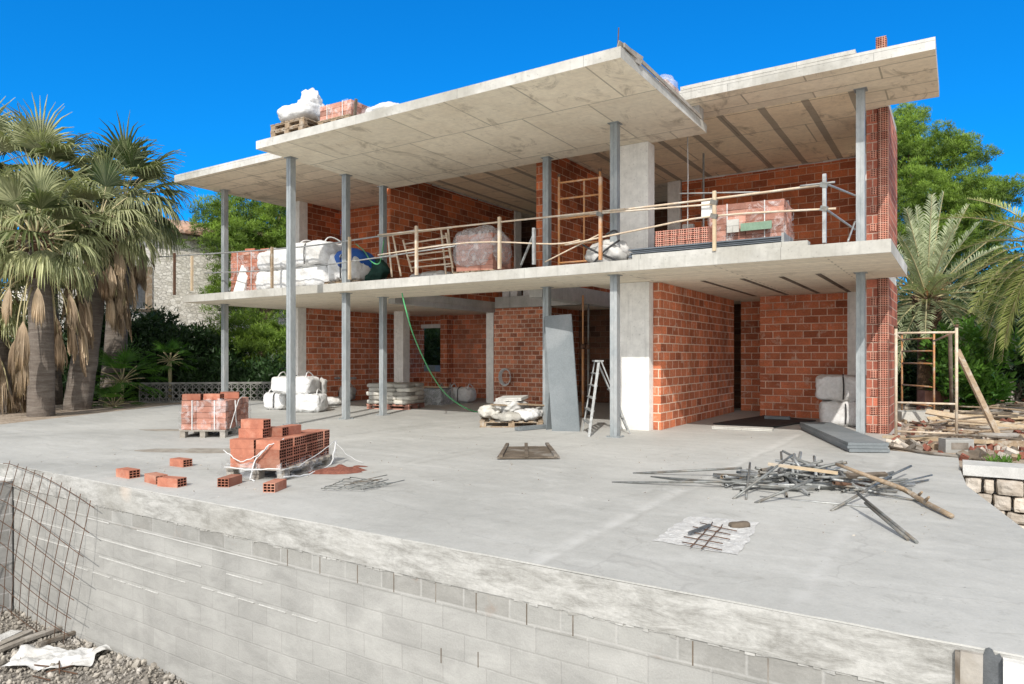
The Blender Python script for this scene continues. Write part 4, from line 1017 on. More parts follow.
# ---- step ladder
lf0, lf1 = at(582.5, 431), at(589, 437)
tp0, tp1 = Vector((-5.72, 11.72, 1.30)), Vector((-5.48, 11.40, 1.30))
rr0, rr1 = Vector((-5.25, 12.15, 0)), Vector((-4.98, 11.65, 0))
ld = thing('step_ladder', 'small white splashed aluminium step ladder standing open by the tall post', 'ladder', (-5.6, 11.6, 0))
for a, c in ((lf0, tp0), (lf1, tp1), (rr0, tp0 + Vector((.05, 0, 0))), (rr1, tp1 + Vector((.05, 0, 0)))):
    b = nb(); bar(b, a, c, .045, .022); obj('rail', b, 'rod_light', ld)
for k in range(1, 6):
    t = k / 6.0; b = nb(); bar(b, lf0.lerp(tp0, t), lf1.lerp(tp1, t), .07, .022); obj('step', b, 'rod_light', ld)
for k in (1, 3): t = k / 5.0; b = nb(); bar(b, rr0.lerp(tp0, t), rr1.lerp(tp1, t), .03, .02); obj('brace', b, 'rod_light', ld)
b = nb(); bar(b, tp0 + Vector((.02, .03, .01)), tp1 + Vector((.02, -.03, .01)), .16, .03); obj('platform', b, 'rod_light', ld)

# ---- leaning grey boards, floor strip
def panel4(b, P, th, dirn=Vector((0, 1, 0))):
    f0 = [b.verts.new(Vector(p)) for p in P]; f1 = [b.verts.new(Vector(p) + dirn * th) for p in P]
    b.faces.new(f0); b.faces.new(f1[::-1])
    for k in range(4): b.faces.new((f0[k], f1[k], f1[(k + 1) % 4], f0[(k + 1) % 4]))
    bmesh.ops.recalc_face_normals(b, faces=b.faces); 
    for f in b.faces: f.normal_update()
    auto_uv(b, b.faces[:])
b = nb(); P0 = [at(552, 431), at(579.5, 431.5), at_d(571, 314, 13.35), at_d(544.5, 316, 13.5)]
panel4(b, P0, .03); tag(obj('insulation_board', b, 'sheet_grey', org=at(565, 431)), 'tall grey board leaning against the middle steel post', 'board')
b = nb(); P1 = [at(546, 430.0), at(560, 428), at_d(556, 316.5, 13.75), at_d(544.0, 317, 13.7)]
panel4(b, P1, .03); tag(obj('insulation_board', b, 'sheet_grey', org=at(550, 429)), 'second grey board half hidden behind the tall leaning one', 'board')
b = nb(); bar(b, at(517, 431) + Vector((0, 0, .04)), at(549, 428) + Vector((0, 0, .04)), .14, .06, roll=.05); rough_edge(b, .004, 2, .2); tag(obj('insulation_strip', b, 'sheet_grey', org=at(517, 431)), 'narrow grey strip lying at the foot of the leaning boards', 'board')

# ---- props in the dark opening
def prop(px, d, mat, label, lean=0.0):
    r = ray(px, HZ); base = Vector((r.x * d, r.y * d, 0)); top = base + Vector((lean, 0, ZC - .01))
    t = thing('steel_prop', label, 'prop', base, None)
    b = nb(); tube(b, [base, base.lerp(top, .58)], .030, 10); obj('outer_tube', b, mat, t)
    b = nb(); tube(b, [base.lerp(top, .58), top], .022, 10); obj('inner_tube', b, mat, t)
    b = nb(); tube(b, [base.lerp(top, .56), base.lerp(top, .60)], .05, 10); obj('collar', b, 'rust', t)
    b = nb(); m_ = base; box(b, m_.x - .07, m_.x + .07, m_.y - .07, m_.y + .07, .002, .01); obj('foot_plate', b, 'rust', t)
prop(583, 15.9, 'orange_paint', 'orange adjustable steel prop holding up the slab in the dark opening')
prop(588.5, 16.6, 'rod', 'grey adjustable steel prop just right of the orange one')

# ---- hose
hp = [on_y(402, 293, 10.9), on_y(403, 298, 10.9)]
dd = [(406, 310, 14.1), (412, 331, 14.4), (421, 353, 15.0), (432, 375, 15.7), (445, 393, 16.4), (460, 405, 17.0)]
hp += [at_d(*q) for q in dd] + [at(475, 412) + Vector((0, 0, .012)), at(492, 414) + Vector((0, 0, .012)), at(500, 409) + Vector((0, 0, .012))]
def smooth_path(P, n=6):
    out = []
    for i in range(len(P) - 1):
        p0, p1, p2, p3 = P[max(i - 1, 0)], P[i], P[i + 1], P[min(i + 2, len(P) - 1)]
        for k in range(n):
            t = k / n; out.append(.5 * ((2 * p1) + (-p0 + p2) * t + (2 * p0 - 5 * p1 + 4 * p2 - p3) * t * t + (-p0 + 3 * p1 - 3 * p2 + p3) * t ** 3))
    out.append(P[-1]); return out
tube_obj('garden_hose', smooth_path([on_y(356, 244, 11.9), on_y(364, 251, 11.5), on_y(372, 262, 11.0), on_y(380, 262, 11.1), on_y(384, 240, 11.6)]), .013, 'hose', 'short loop of green hose over the netting on the upper floor', 'hose')
tube_obj('garden_hose', smooth_path(hp), .014, 'hose', 'green hose hanging from the upper floor and curving down to the terrace', 'hose')

# ---- big bags
def bulk_bag(name, label, cat, c, size, rz, seed, mat='bag_white', loops=True, strap=True, group=None, e=6.5, nz=.045):
    t = thing(name, label, cat, (c[0], c[1], c[2]), group, rz)
    b = nb(); sack(b, (0, 0, size[2] / 2), size, 0, seed, e=e, bulge=.05, nz=nz, sub=22); obj('bag_body', b, mat, t, local=True)
    if loops:
        for sx in (-1, 1):
            b = nb(); x = sx * size[0] * .36
            P = [Vector((x, -size[1] * .3, size[2] * .93)), Vector((x * .95, -size[1] * .18, size[2] + .07)), Vector((x * .9, 0, size[2] + .10)), Vector((x * .95, size[1] * .18, size[2] + .05)), Vector((x, size[1] * .3, size[2] * .93))]
            tube(b, smooth_path(P, 4), .016, 5); obj('lifting_loop', b, mat, t, local=True)
    if strap:
        b = nb(); w2 = size[1] / 2
        P = [Vector((.02, -w2 * 1.07, .05)), Vector((.03, -w2 * 1.11, size[2] * .5)), Vector((.02, -w2 * 1.02, size[2] * .85)), Vector((0, -w2 * .6, size[2] + .0)), Vector((-.02, w2 * .2, size[2] + .01))]
        tube(b, smooth_path(P, 4), .014, 5); obj('strap', b, 'black', t, local=True)
    return t
gb = lambda px, py: at(px, py)
bulk_bag('bulk_bag', 'lower left white bulk bag of the pile behind the tall left post', 'bag', at(281, 409), (.66, .7, .45), .3, 1)
bulk_bag('bulk_bag', 'lower right white bulk bag of the pile behind the tall left post', 'bag', at(308, 411.5), (.84, .75, .46), .5, 2, strap=False)
p = at(293, 411); bulk_bag('bulk_bag', 'white bulk bag resting on top of the two behind the tall left post', 'bag', (p.x, p.y + .1, .43), (1.05, .75, .46), .4, 3)
b = nb(); q = at(316, 409); sack(b, (q.x - .15, q.y - .1, .72), (.36, .30, .34), .4, 7, e=2.4, nz=.06, sub=7); tag(obj('red_cloth_bundle', b, 'red_cloth', org=(q.x, q.y, .6)), 'crumpled red cloth on the right of the white bulk bags', 'cloth')
b = nb(); sack(b, (q.x + .25, q.y - .0, .42), (.22, .30, .84), .3, 9, e=2.6, nz=.10, sub=9, tilt=.1); tag(obj('crumpled_sack', b, 'bag_grey', org=(q.x + .25, q.y, 0)), 'crumpled grey sack hanging down right of the white bulk bags', 'sack')
bulk_bag('sack', 'small white sack lying low between the bulk bags and the second post', 'sack', at(333, 405.5), (.62, .4, .26), .6, 12, loops=False, strap=False, e=2.6)
bulk_bag('bulk_bag', 'dusty grey bulk bag standing behind the second steel post by the brick wall', 'bag', at(341, 401), (.85, .6, .46), .5, 14, mat='bag_grey')
b = nb(); q0, q1 = on_x(336, 378, -15.98), on_x(352, 378, -15.98)
for qq in (q0, q1): obox(b, (qq.x + .06, qq.y, qq.z), (.1, .16, .06))
tag(obj('wall_bracket', b, 'rod_light', org=q0), 'pair of small pale brackets fixed to the brick wall above the grey bag', 'bracket')
# cement sacks on a pallet
pcs = at(396, 408); RZ = .25
pallet(pcs, RZ, 'low pallet carrying the block of cement sacks near the third post', 1.25, .95, 'brick_pale')
r3 = Matrix.Rotation(RZ, 3, 'Z')
for k in range(5):
    for i in range(3):
        sk = pcs + r3 @ Vector(((i - 1) * .40 + (.04 if k % 2 else -.03), -.22 + rnd.uniform(-.02, .02), .135 + k * .108))
        b = nb(); sack(b, (0, 0, .055), (.42, .55, .118), 0, 30 + k * 3 + i, e=5.5, nz=.016, sub=7, bulge=.03); o = obj('cement_sack', b, 'cement_sack'); o.location = sk; o.rotation_euler = (0, 0, RZ + rnd.uniform(-.05, .05))
        tag(o, 'grey paper cement sack stacked on the low pallet near the third post', 'sack', 'cement sacks on the pallet')
        if k == 4 or i == 2:
            b = nb(); sack(b, (0, 0, .055), (.42, .52, .118), 0, 60 + k * 3 + i, e=5.5, nz=.016, sub=7, bulge=.03); o = obj('cement_sack', b, 'cement_sack'); o.location = pcs + r3 @ Vector(((i - 1) * .40, .3, .135 + k * .108)); o.rotation_euler = (0, 0, RZ)
            tag(o, 'grey paper cement sack stacked on the low pallet near the third post', 'sack', 'cement sacks on the pallet')
# film covered load and bag further right
pw = at(433, 404); t = thing('wrapped_load', 'dark load wrapped in clear film beside the cement sacks', 'wrapped load', pw, None, .2)
b = nb(); box(b, -.42, .42, -.35, .35, 0, .46); rough_edge(b, .015, 3, .15); obj('crate', b, 'sheet_grey', t, local=True)
obj('plastic_film', film_bm(.88, .74, .44, 8, .08, top=True), 'film_milky', t, local=True)
b = nb(); obox(b, (0, 0, 0), (1.0, .12, .03), (0, 0, .2)); o = obj('timber_batten', b, 'wood_pale'); o.location = (pw.x, pw.y, .50); tag(o, 'pale batten resting on the film wrapped load', 'batten')
bulk_bag('bulk_bag', 'open white bag with dark straps standing by the pale column', 'bag', at(462, 402.5), (.80, .6, .46), .15, 21, e=3.8)
bulk_bag('bulk_bag', 'slumped grey sack just left of the open white bag', 'bag', at(446, 400), (.45, .45, .42), .4, 22, mat='bag_grey', strap=False)
# stack of grey boards seen through the window
wv_ = on_y(423, 365, 20.2); b = nb(); box(b, wv_.x - .7, wv_.x + .5, 20.3, 20.7, -.1, 1.05); rough_edge(b, .01, 3, .4)
tag(obj('board_stack', b, 'sheet_grey', org=(wv_.x, 20.3, 0)), 'stack of blue grey boards outside the small ground floor window', 'boards')

# debris pallet
dp = at(512, 425); RD = .55
pallet(dp, RD, 'wooden pallet under the heap of broken bags in front of the rough brick wall', 1.25, 1.0, 'wood')
r4 = Matrix.Rotation(RD, 3, 'Z')
dl = ['torn cement bag at the left end of the debris pallet', 'flattened sack at the near side of the debris pallet', 'white torn sack hanging over the right near corner of the debris pallet', 'dusty sack in the middle of the debris pallet', 'grey sack at the far side of the debris pallet', 'small burst bag at the far right of the debris pallet']
for i, (dx, dy, dz, sx, sy, sz, mt) in enumerate(((-.42, -.05, .13, .42, .62, .26, 'cement_sack'), (-.05, -.36, .13, .62, .36, .16, 'cement_sack'), (.34, -.28, .11, .50, .42, .26, 'bag_white'), (.0, .05, .20, .7, .55, .34, 'bag_grey'), (.1, .36, .13, .8, .34, .36, 'cement_sack'), (.48, .12, .13, .36, .40, .22, 'bag_grey'))):
    b = nb(); sack(b, (0, 0, sz / 2), (sx, sy, sz), 0, 80 + i, e=3.2, nz=.085, sub=12); o = obj('torn_sack', b, mt); o.location = dp + r4 @ Vector((dx, dy, dz)); o.rotation_euler = (0, 0, RD + .3 * i)
    tag(o, dl[i], 'sack')
b = nb(); obox(b, (0, 0, 0), (.55, .42, .06), (.08, -.05, 0)); o = obj('concrete_tile', b, 'fascia'); o.location = dp + r4 @ Vector((-.0, .05, .54)); o.rotation_euler = (0, 0, RD - .35); tag(o, 'flat pale concrete tile on top of the debris pallet', 'tile')
for dx, dy, rz, lb in ((.32, .0, 1.0, 'broken plank lying across the right of the debris pallet'), (-.15, -.25, .7, 'short plank on the near left of the debris pallet'), (.42, -.1, .5, 'splintered plank along the right edge of the debris pallet')):
    b = nb(); obox(b, (0, 0, 0), (.62, .10, .025), (.06, .08, 0)); rough_edge(b, .006, dx, .12); o = obj('plank', b, 'wood'); o.location = dp + r4 @ Vector((dx, dy, .42)); o.rotation_euler = (0, 0, RD + rz); tag(o, lb, 'plank')
b = nb()   # coil of cord on the wall
cw_ = on_y(506, 377, BY - .06); 
for k in range(5):
    tube(b, [cw_ + Vector((math.cos(a * math.tau / 20) * (.16 + k * .011), -.02 * k, math.sin(a * math.tau / 20) * (.21 + k * .011))) for a in range(21)], .011, 5)
for a in range(12):
    q = a * math.tau / 12; obox(b, cw_ + Vector((math.cos(q) * .18, -.05, math.sin(q) * .235)), (.035, .03, .035), (0, q, 0))
tag(obj('cable_coil', b, 'bag_white', org=cw_), 'white ring of coiled cable hanging on the rough brick wall', 'coil')

# right bay
p = at(845, 425)
bulk_bag('bulk_bag', 'lower pale bag of the two against the brick wall at right', 'bag', p, (.92, .8, .50), .1, 41, mat='bag_white', nz=.03, loops=False)
bulk_bag('bulk_bag', 'upper pale bag of the two against the brick wall at right', 'bag', (p.x - .02, p.y, .49), (.98, .82, .52), .05, 42, mat='bag_white', nz=.04, loops=False)
def board_stack(P, zs, mat, name, label, cat):
    t = thing(name, label, cat, P[0]); 
    for (z0, z1, dx) in zs:
        b = nb(); lo = [b.verts.new(Vector((p.x + dx, p.y, z0))) for p in P]; hi = [b.verts.new(Vector((p.x + dx, p.y, z1))) for p in P]
        b.faces.new(hi); [b.faces.new((lo[k], lo[(k + 1) % 4], hi[(k + 1) % 4], hi[k])) for k in range(4)]
        bmesh.ops.recalc_face_normals(b, faces=b.faces); obj('board', b, mat, t)
A = Vector((-1.36, 11.1, 0)); dv = Vector((-1.2, 3.0, 0)); pv = Vector((.50, .26, 0))
board_stack([A, A + pv, A + pv + dv, A + dv], [(.01, .055, .015), (.06, .10, -.01), (.104, .145, .0)], 'sheet_grey', 'insulation_board_stack', 'low stack of dark grey boards lying on the terrace by the right post', 'boards')
b = nb(); P = [at(713, 424.5), at(768, 429), at(816, 421.5), at(764, 416.5)]
lo = [b.verts.new(q + Vector((0, 0, .012))) for q in P]; hi = [b.verts.new(q + Vector((0, 0, .03))) for q in P]; b.faces.new(hi); [b.faces.new((lo[k], lo[(k + 1) % 4], hi[(k + 1) % 4], hi[k])) for k in range(4)]
tag(obj('rubber_mat', b, 'sheet_dark', org=P[0]), 'black flat sheet lying in the shade of the right bay', 'sheet')
b = nb(); bar(b, at(713, 427, .03), at(773, 429.5, .03), .30, .05); tag(obj('concrete_board', b, 'fascia', org=at(713, 427)), 'pale board lying along the near edge of the black sheet', 'board')
b = nb(); bar(b, at(765, 417, .06), at(790, 418, .06), .18, .06); tag(obj('grey_block', b, 'sheet_grey', org=at(765, 417)), 'small grey board piece at the far edge of the black sheet', 'board')
# ================================================================ things on the upper floor
def U(px, Y): q = on_y(px, 300, Y); return Vector((q.x, Y, ZF))
def topz(py, px, Y): return on_y(px, py, Y).z
# leaning white board and brick pack at the far left
b = nb(); a0, a1 = U(232, 11.4), U(242, 11.5)
panel4(b, [a0, a1, a1 + Vector((.12, .18, .80)), a0 + Vector((.14, .18, .82))], .05); tag(obj('white_board', b, 'white_paint', org=a0), 'white board leaning on the brick pack at the left end of the upper floor', 'board')
pb = U(259, 12.1); brick_pack(pb, .12, 1.0, 1.0, 1.18, 'tall pack of red bricks at the left end of the upper floor', seed=11, mat=('brick_unit', 'hollow_pack'))
for dx, dy, rz, lb in ((-.05, -.2, .3, 'left of the two loose bricks on the tall upper floor pack'), (.32, .0, .1, 'right of the two loose bricks on the tall upper floor pack')):
    brick(pb + Vector((dx, dy, 1.185)), rz, lb)
UB = [(286, 11.6, 0, (1.22, .95, .54), 51, 'lower left white bulk bag in the row on the upper floor'), (287, 11.6, .52, (1.24, .95, .52), 52, 'upper left white bulk bag in the row on the upper floor'),
      (321, 11.55, 0, (1.22, .95, .54), 53, 'lower right white bulk bag in the row on the upper floor'), (321, 11.55, .52, (1.26, .98, .60), 54, 'upper right white bulk bag with raised loops on the upper floor')]
for px, Y, dz, sz, sd, lb in UB: bulk_bag('bulk_bag', lb, 'bag', U(px, Y) + Vector((0, 0, dz)), sz, 0, sd, strap=dz > 0, loops=dz > 0)
p = U(352, 11.6); pallet(p, 0, 'low pallet under the blue tarpaulin bag on the upper floor', .9, .9)
t = bulk_bag('bulk_bag', 'white bag under a blue tarpaulin on the upper floor', 'bag', p + Vector((0, 0, .13)), (.85, .8, .66), .1, 57, loops=False)
b = nb(); sack(b, (.10, .0, .48), (.70, .80, .56), 0, 58, e=3.0, nz=.05, sub=9); o = obj('tarpaulin', b, 'bag_blue'); o.location = p + Vector((0, 0, .13)); tag(o, 'blue tarpaulin draped over the white bag on the upper floor', 'tarpaulin')
b = nb(); q = U(369, 12.0); sack(b, (0, 0, .38), (.85, .7, .78), 0, 59, e=2.2, nz=.12, sub=9); o = obj('net_heap', b, 'net_green'); o.location = q; tag(o, 'dark green netting heaped beside the blue tarpaulin', 'netting')
pallet(U(372, 12.0) + Vector((.3, .3, 0)), .05, 'pallet behind the green netting on the upper floor', 1.0, .8)
# ladder frames leaning
def ladder(P00, P01, P10, P11, n, label, mat='tube_cream'):
    """rails P00-P10 and P01-P11 with n rungs"""
    t = thing('scaffold_ladder', label, 'ladder', P00); P00, P01, P10, P11 = map(Vector, (P00, P01, P10, P11))
    for a, c in ((P00, P10), (P01, P11)): b = nb(); tube(b, [a, c], .022, 7); obj('rail', b, mat, t)
    for k in range(n): s = (k + .7) / (n + .4); b = nb(); tube(b, [P00.lerp(P10, s), P01.lerp(P11, s)], .017, 6); obj('rung', b, mat, t)
Yl = 11.2
ladder(on_y(392, 277, Yl), on_y(401, 276, Yl), on_y(388, 237, Yl), on_y(393, 236, Yl) , 1, 'narrow leaning frame at the left of the upper ladders')
ladder(on_y(403, 240, Yl + .1), on_y(446, 233, Yl + .1), on_y(412, 272, Yl + .1), on_y(453, 268, Yl + .1), 5, 'sideways scaffold ladder leaning on the guard rail, left of the pink wrapped pack')
ladder(on_y(446, 274, Yl + .2), on_y(453, 273, Yl + .2), on_y(441, 229, Yl + .2), on_y(448, 229, Yl + .2), 4, 'narrow upright ladder left of the pink wrapped pack')
for i, (px, py) in enumerate(((420, 271), (432, 270), (443, 269))):
    q = U(px, 11.7); b = nb(); sack(b, (0, 0, .12), (.42, .4, .26), .2 * i, 90 + i, e=2.5, nz=.05, sub=6); o = obj('small_sack', b, 'bag_grey'); o.location = q
    tag(o, ('leftmost', 'middle', 'rightmost')[i] + ' of three small dusty sacks behind the scaffold ladders', 'sack')
# pink wrapped pack
q = U(484, 11.75); pallet(q, .1, 'pallet under the rounded film wrapped brick pack on the upper floor', .95, .9)
t = thing('brick_pack', 'rounded pack of pink bricks under milky film in the middle of the upper floor', 'brick pack', q + Vector((0, 0, .131)), None, .1)
obj('brick_stack', pack_bm(.85, .8, .74, seed=21, ends=False, bw=.29, bl=.145), ['brick_pale', 'hollow_pack_pink'], t, local=True)
b = nb(); sack(b, (-.05, 0, .46), (1.02, .96, .98), 0, 61, e=3.0, nz=.05, sub=10); obj('plastic_film', b, 'film_milky', t, local=True)
for i in range(5):
    brick(U(507 + i * 5, 11.7 + .1 * (i % 2)) + Vector((0, 0, .0 if i % 2 else .107)) if False else U(508 + i * 6, 11.8), .3 * i, 'loose brick on the upper floor right of the rounded wrapped pack', 'loose bricks by the rounded pack')
# scaffold frame (orange) standing on the upper floor
def frame(name, label, P0, P1, h, rungs, mat, rails=True, mid=None):
    t = thing(name, label, 'scaffold', P0); P0, P1 = Vector(P0), Vector(P1); zv = Vector((0, 0, 1))
    for a in (P0, P1): b = nb(); tube(b, [a, a + zv * h], .024, 8); obj('upright', b, mat, t)
    if mid is not None: m_ = P0.lerp(P1, mid); b = nb(); tube(b, [m_ + zv * rungs[0], m_ + zv * rungs[-1]], .018, 7); obj('inner_upright', b, mat, t)
    for z in rungs: b = nb(); tube(b, [P0 + zv * z, P1 + zv * z], .019, 7); obj('rung', b, mat, t)
    for a in (P0, P1): b = nb(); tube(b, [a + zv * (h - .02), a + zv * (h + .03)], .031, 8); obj('coupler', b, 'rust', t)
    return t
f0, f1 = U(559, 11.3), U(600, 11.35)
hh = topz(182, 559, 11.3) - ZF
frame('scaffold', 'orange rusty scaffold frame standing behind the guard rail on the upper floor', f0, f1, 1.75, (.14, .47, .95, 1.32, 1.62), 'orange_paint', mid=.62)
# guard rail
GY = 10.76
g_ = thing('guard_rail', 'makeshift tube guard rail along the left part of the upper floor edge', 'railing', U(350, GY))
def rail(parent, pts, r=.020, mat='tube_cream', name='rail'): b = nb(); tube(b, smooth_path(pts, 4), r * .85, 7); obj(name, b, mat, parent)
rail(g_, [on_y(158, 257, GY), on_y(300, 247, GY), on_y(420, 229.5, GY)], mat='rod_light'); rail(g_, [on_y(205, 273, GY), on_y(300, 268, GY), on_y(455, 246, GY)], .018, mat='rod_light')
rail(g_, [on_y(378, 235, GY - .03), on_y(500, 222, GY - .03), on_y(625, 209, GY - .03)]); rail(g_, [on_y(378, 255, GY - .03), on_y(470, 242.5, GY), on_y(552, 244, GY), on_y(580, 240, GY)], .017)
rail(g_, [on_y(378, 236.5, GY + .03), on_y(452, 227.5, GY + .03)], .025)
for px, y0, y1, m_ in ((174.5, 253, 295, 'rust'), (192, 256, 291, 'wood_pale'), (272, 247, 288, 'wood'), (349.5, 237, 279.5, 'wood_pale'), (416.5, 226, 275, 'tube_cream'), (499.5, 217, 269, 'wood_pale'), (534, 228, 264.5, 'rod_light')):
    b = nb(); a, c = on_y(px, y0, GY - .045), on_y(px, y1, GY - .045); bar(b, a, c, .055, .05); obj('rail_post', b, m_, g_)
b = nb(); bar(b, on_y(521, 265, 11.0), on_y(535, 231, 10.8), .03, .03); obj('brace', b, 'rod_light', g_)
g2 = thing('guard_rail', 'makeshift tube guard rail along the right part of the upper floor edge', 'railing', U(714, GY))
rail(g2, [on_y(560, 217, GY + .02), on_y(700, 200.5, GY + .02), on_y(824, 184.5, GY + .02)], .022); rail(g2, [on_y(590, 214, GY - .06), on_y(715, 204, GY - .06)], .018)
rail(g2, [on_y(565, 245, GY), on_y(640, 229.5, GY), on_y(714, 216, GY), on_y(836, 208.5, GY)], .019); rail(g2, [on_y(545, 262, GY + .05), on_y(600, 234, GY + .05)], .015)
rail(g2, [on_y(680, 193.5, GY + .05), on_y(760, 192, GY + .05)], .014, 'rod_light'); rail(g2, [on_y(800, 186, GY - .04), on_y(835, 182, GY - .04)], .018, 'rod_light')
ph = POSTS['h']
rail(g2, [on_y(824, 183, GY), Vector((ph.x - .08, ph.y - .07, on_y(858, 196, ph.y).z))], .02, 'rod_light'); rail(g2, [on_y(824, 208, GY), Vector((ph.x - .08, ph.y - .07, on_y(858, 230, ph.y).z))], .02, 'rod_light'); 
rail(g2, [on_y(848, 241, 11.9), Vector((ph.x - .08, ph.y - .07, on_y(858, 222, ph.y).z))], .018, 'rod_light')
for px, y0, y1, m_ in ((600.5, 177, 260, 'orange_paint'), (714.5, 191, 251, 'wood_pale'), (824.5, 174, 243, 'rod_light')):
    b = nb(); a, c = on_y(px, y0, GY - .045), on_y(px, y1, GY - .045); bar(b, a, c, .05, .05); obj('rail_post', b, m_, g2)
for px, py in ((824, 185), (824, 208.5), (714, 202), (714, 216), (600, 214)):
    q = on_y(px, py, GY - .04); b = nb(); obox(b, q, (.10, .09, .07), (.2, .3, .1)); obj('clamp', b, 'rod', g2)
# small white notice hung on the post
q = on_y(707, 209, GY - .02); b = nb(); obox(b, (0, 0, 0), (.19, .02, .25)); o = obj('white_bucket_lid', b, 'paper'); o.name = 'white_sign_board'; o.location = q + Vector((0, .03, 0)); tag(o, 'blank white board hung on the guard rail left of the pale wooden post', 'board')
# grey plastic cover over something
b = nb(); q = U(611, 11.2)
t = thing('covered_load', 'grey tarpaulin tied with black cord beside the tall post on the upper floor', 'covered load', q)
b = nb(); sack(b, (0, 0, .20), (.72, .6, .48), 0, 71, e=2.3, nz=.09, sub=10); obj('tarpaulin', b, 'bag_grey', t, local=True)
for P in (((-.40, -.31, .36), (-.1, -.335, .2), (.3, -.31, .02)), ((-.2, -.335, .0), (.05, -.345, .22), (.3, -.3, .38)), ((.05, -.3, .50), (.18, -.25, .56), (.3, -.3, .48))):
    b = nb(); tube(b, smooth_path([Vector(p_) for p_ in P], 4), .018, 5); obj('cord', b, 'black', t, local=True)
b = nb(); q = U(663, 12.4); box(b, -.22, .22, -.15, .15, 0, .28); rough_edge(b, .006, 2, .1); o = obj('blue_crate', b, 'blue_plastic'); o.location = q; tag(o, 'small blue plastic crate behind the grey metal sheets', 'crate')
# metal sheets on the upstand
t = thing('metal_sheet_stack', 'long stack of dark grey metal sheets lying on the slab edge', 'sheets', U(700, 11.1))
xs0, xs1 = on_y(630, 240, 11.0).x, on_y(783, 230, 11.0).x
for k in range(5):
    b = nb(); dx = rnd.uniform(-.03, .03); box(b, xs0 + dx, xs1 + dx, 11.0 + .03 * (k % 2), 11.62, ZF + .086 + k * .030, ZF + .086 + k * .030 + (.022 if k != 2 else .014)); obj('metal_sheet', b, 'metal_sheet', t)
b = nb(); box(b, xs1 - .02, xs1 + .02, 10.98, 11.64, ZF + .09, ZF + .27); rough_edge(b, .004, 3, .2); obj('end_profile', b, 'rod_light', t)
for x in (xs0 + .3, (xs0 + xs1) / 2, xs1 - .3): b = nb(); box(b, x - .05, x + .05, 11.0, 11.6, ZF, ZF + .085); obj('bearer', b, 'wood', t)
# right brick pack
q = U(738, 12.45); pallet(q + Vector((.15, 0, 0)), .05, 'pallet under the pale brick pack in the right upper room', 1.3, 1.0)
brick_pack(q + Vector((.22, 0, .131)), .06, 1.22, .9, .88, 'pale pink brick pack under film in the right upper room', seed=31, film='film', ftop=True)
q = U(688, 12.1); brick_pack(q, .03, .95, .8, .62, 'lower brick pack with open hollow ends in the right upper room', seed=33, film=None, straps=False, ends=True, mat=('brick_pale', 'hollow_pack_pink'))
b = nb(); q = on_y(756, 226, 11.9); obox(b, (0, 0, 0), (.50, .03, .13)); o = obj('green_board', b, 'green_plastic'); o.location = q; tag(o, 'pale green board leaning on the pale brick pack', 'board')
b = nb(); q = on_y(733, 226, 11.88); obox(b, (0, 0, 0), (.20, .03, .22)); o = obj('grey_offcut', b, 'fascia'); o.location = q; tag(o, 'small pale offcut beside the green board', 'board')
# hanging cable and thin prop
b = nb(); c0 = on_y(687.5, 134, 13.2); tube(b, [Vector((c0.x, 13.2, ZR - .01)), Vector((c0.x + .01, 13.2, ZF + 1.9)), Vector((c0.x, 13.2, ZF + .6))], .012, 5); tag(obj('hanging_cable', b, 'bag_white', org=(c0.x, 13.2, ZR)), 'thin pale cable hanging from the roof slab in the right upper room', 'cable')
b = nb(); c0 = on_y(703.5, 170, 14.5); tube(b, [Vector((c0.x, 14.5, ZR - .2)), Vector((c0.x, 14.5, ZF))], .022, 6); tag(obj('steel_prop', b, 'rod_light', org=(c0.x, 14.5, ZF)), 'thin steel prop standing right of the hanging cable in the upper room', 'prop')
b = nb(); q = U(689, 16.6)
for k in range(9): obox(b, (rnd.uniform(-.06, .06), 0, .2 + k * .17), (rnd.uniform(.12, .28), .2, .12), (0, 0, rnd.uniform(-.2, .2)))
o = obj('ragged_block_pier', b, 'white_paint'); o.location = q; tag(o, 'ragged pier of pale blocks beside the column in the right upper room', 'pier')

# ================================================================ on the roof
zt_ = ZCAN + .156
def roofp(px, py): return at(px, py, zt_)
RY = 9.6
rp = on_y(307, 126, 9.22); rp.z = zt_
for k in range(2): pallet(rp + Vector((-.02 * k, .02 * k, .14 * k)), .03 * k, ('lower' if k == 0 else 'upper') + ' of two wooden pallets under the white bag on the canopy roof', 0.92, 1.0, 'wood')
t = thing('bulk_bag', 'tall crumpled white bag on two pallets at the left end of the canopy roof', 'bag', rp + Vector((0, 0, .275)))
b = nb(); sack(b, (.02, 0, .20), (.84, .85, .34), 0, 101, e=5, nz=.05, sub=12); obj('bag_body', b, 'bag_white', t, local=True)
b = nb(); sack(b, (.10, 0, .38), (.50, .5, .62), 0, 102, e=1.6, nz=.12, sub=12); obj('gathered_top', b, 'bag_white', t, local=True)
rq = on_y(353, 112, 9.3); rq.z = zt_
pallet(rq, .02, 'pallet under the brick pack on the canopy roof', .8, 1.0, 'wood')
brick_pack(rq + Vector((0, 0, .131)), .02, 0.78, .9, .28, 'wrapped pack of pale bricks on the canopy roof', seed=41, film='film')
b = nb(); bar(b, rq + Vector((.44, -.4, .02)), rq + Vector((.49, -.4, .40)), .05, .03); tag(obj('timber_batten', b, 'wood_dark', org=rq + Vector((.52, -.3, 0))), 'dark batten standing against the roof brick pack', 'batten')
rs = on_y(391, 104, 9.3); rs.z = zt_
bulk_bag('bulk_bag', 'low flattened white bag right of the roof brick pack', 'bag', rs, (.85, .8, .30), 0, 44, loops=False, strap=False, e=2.4)
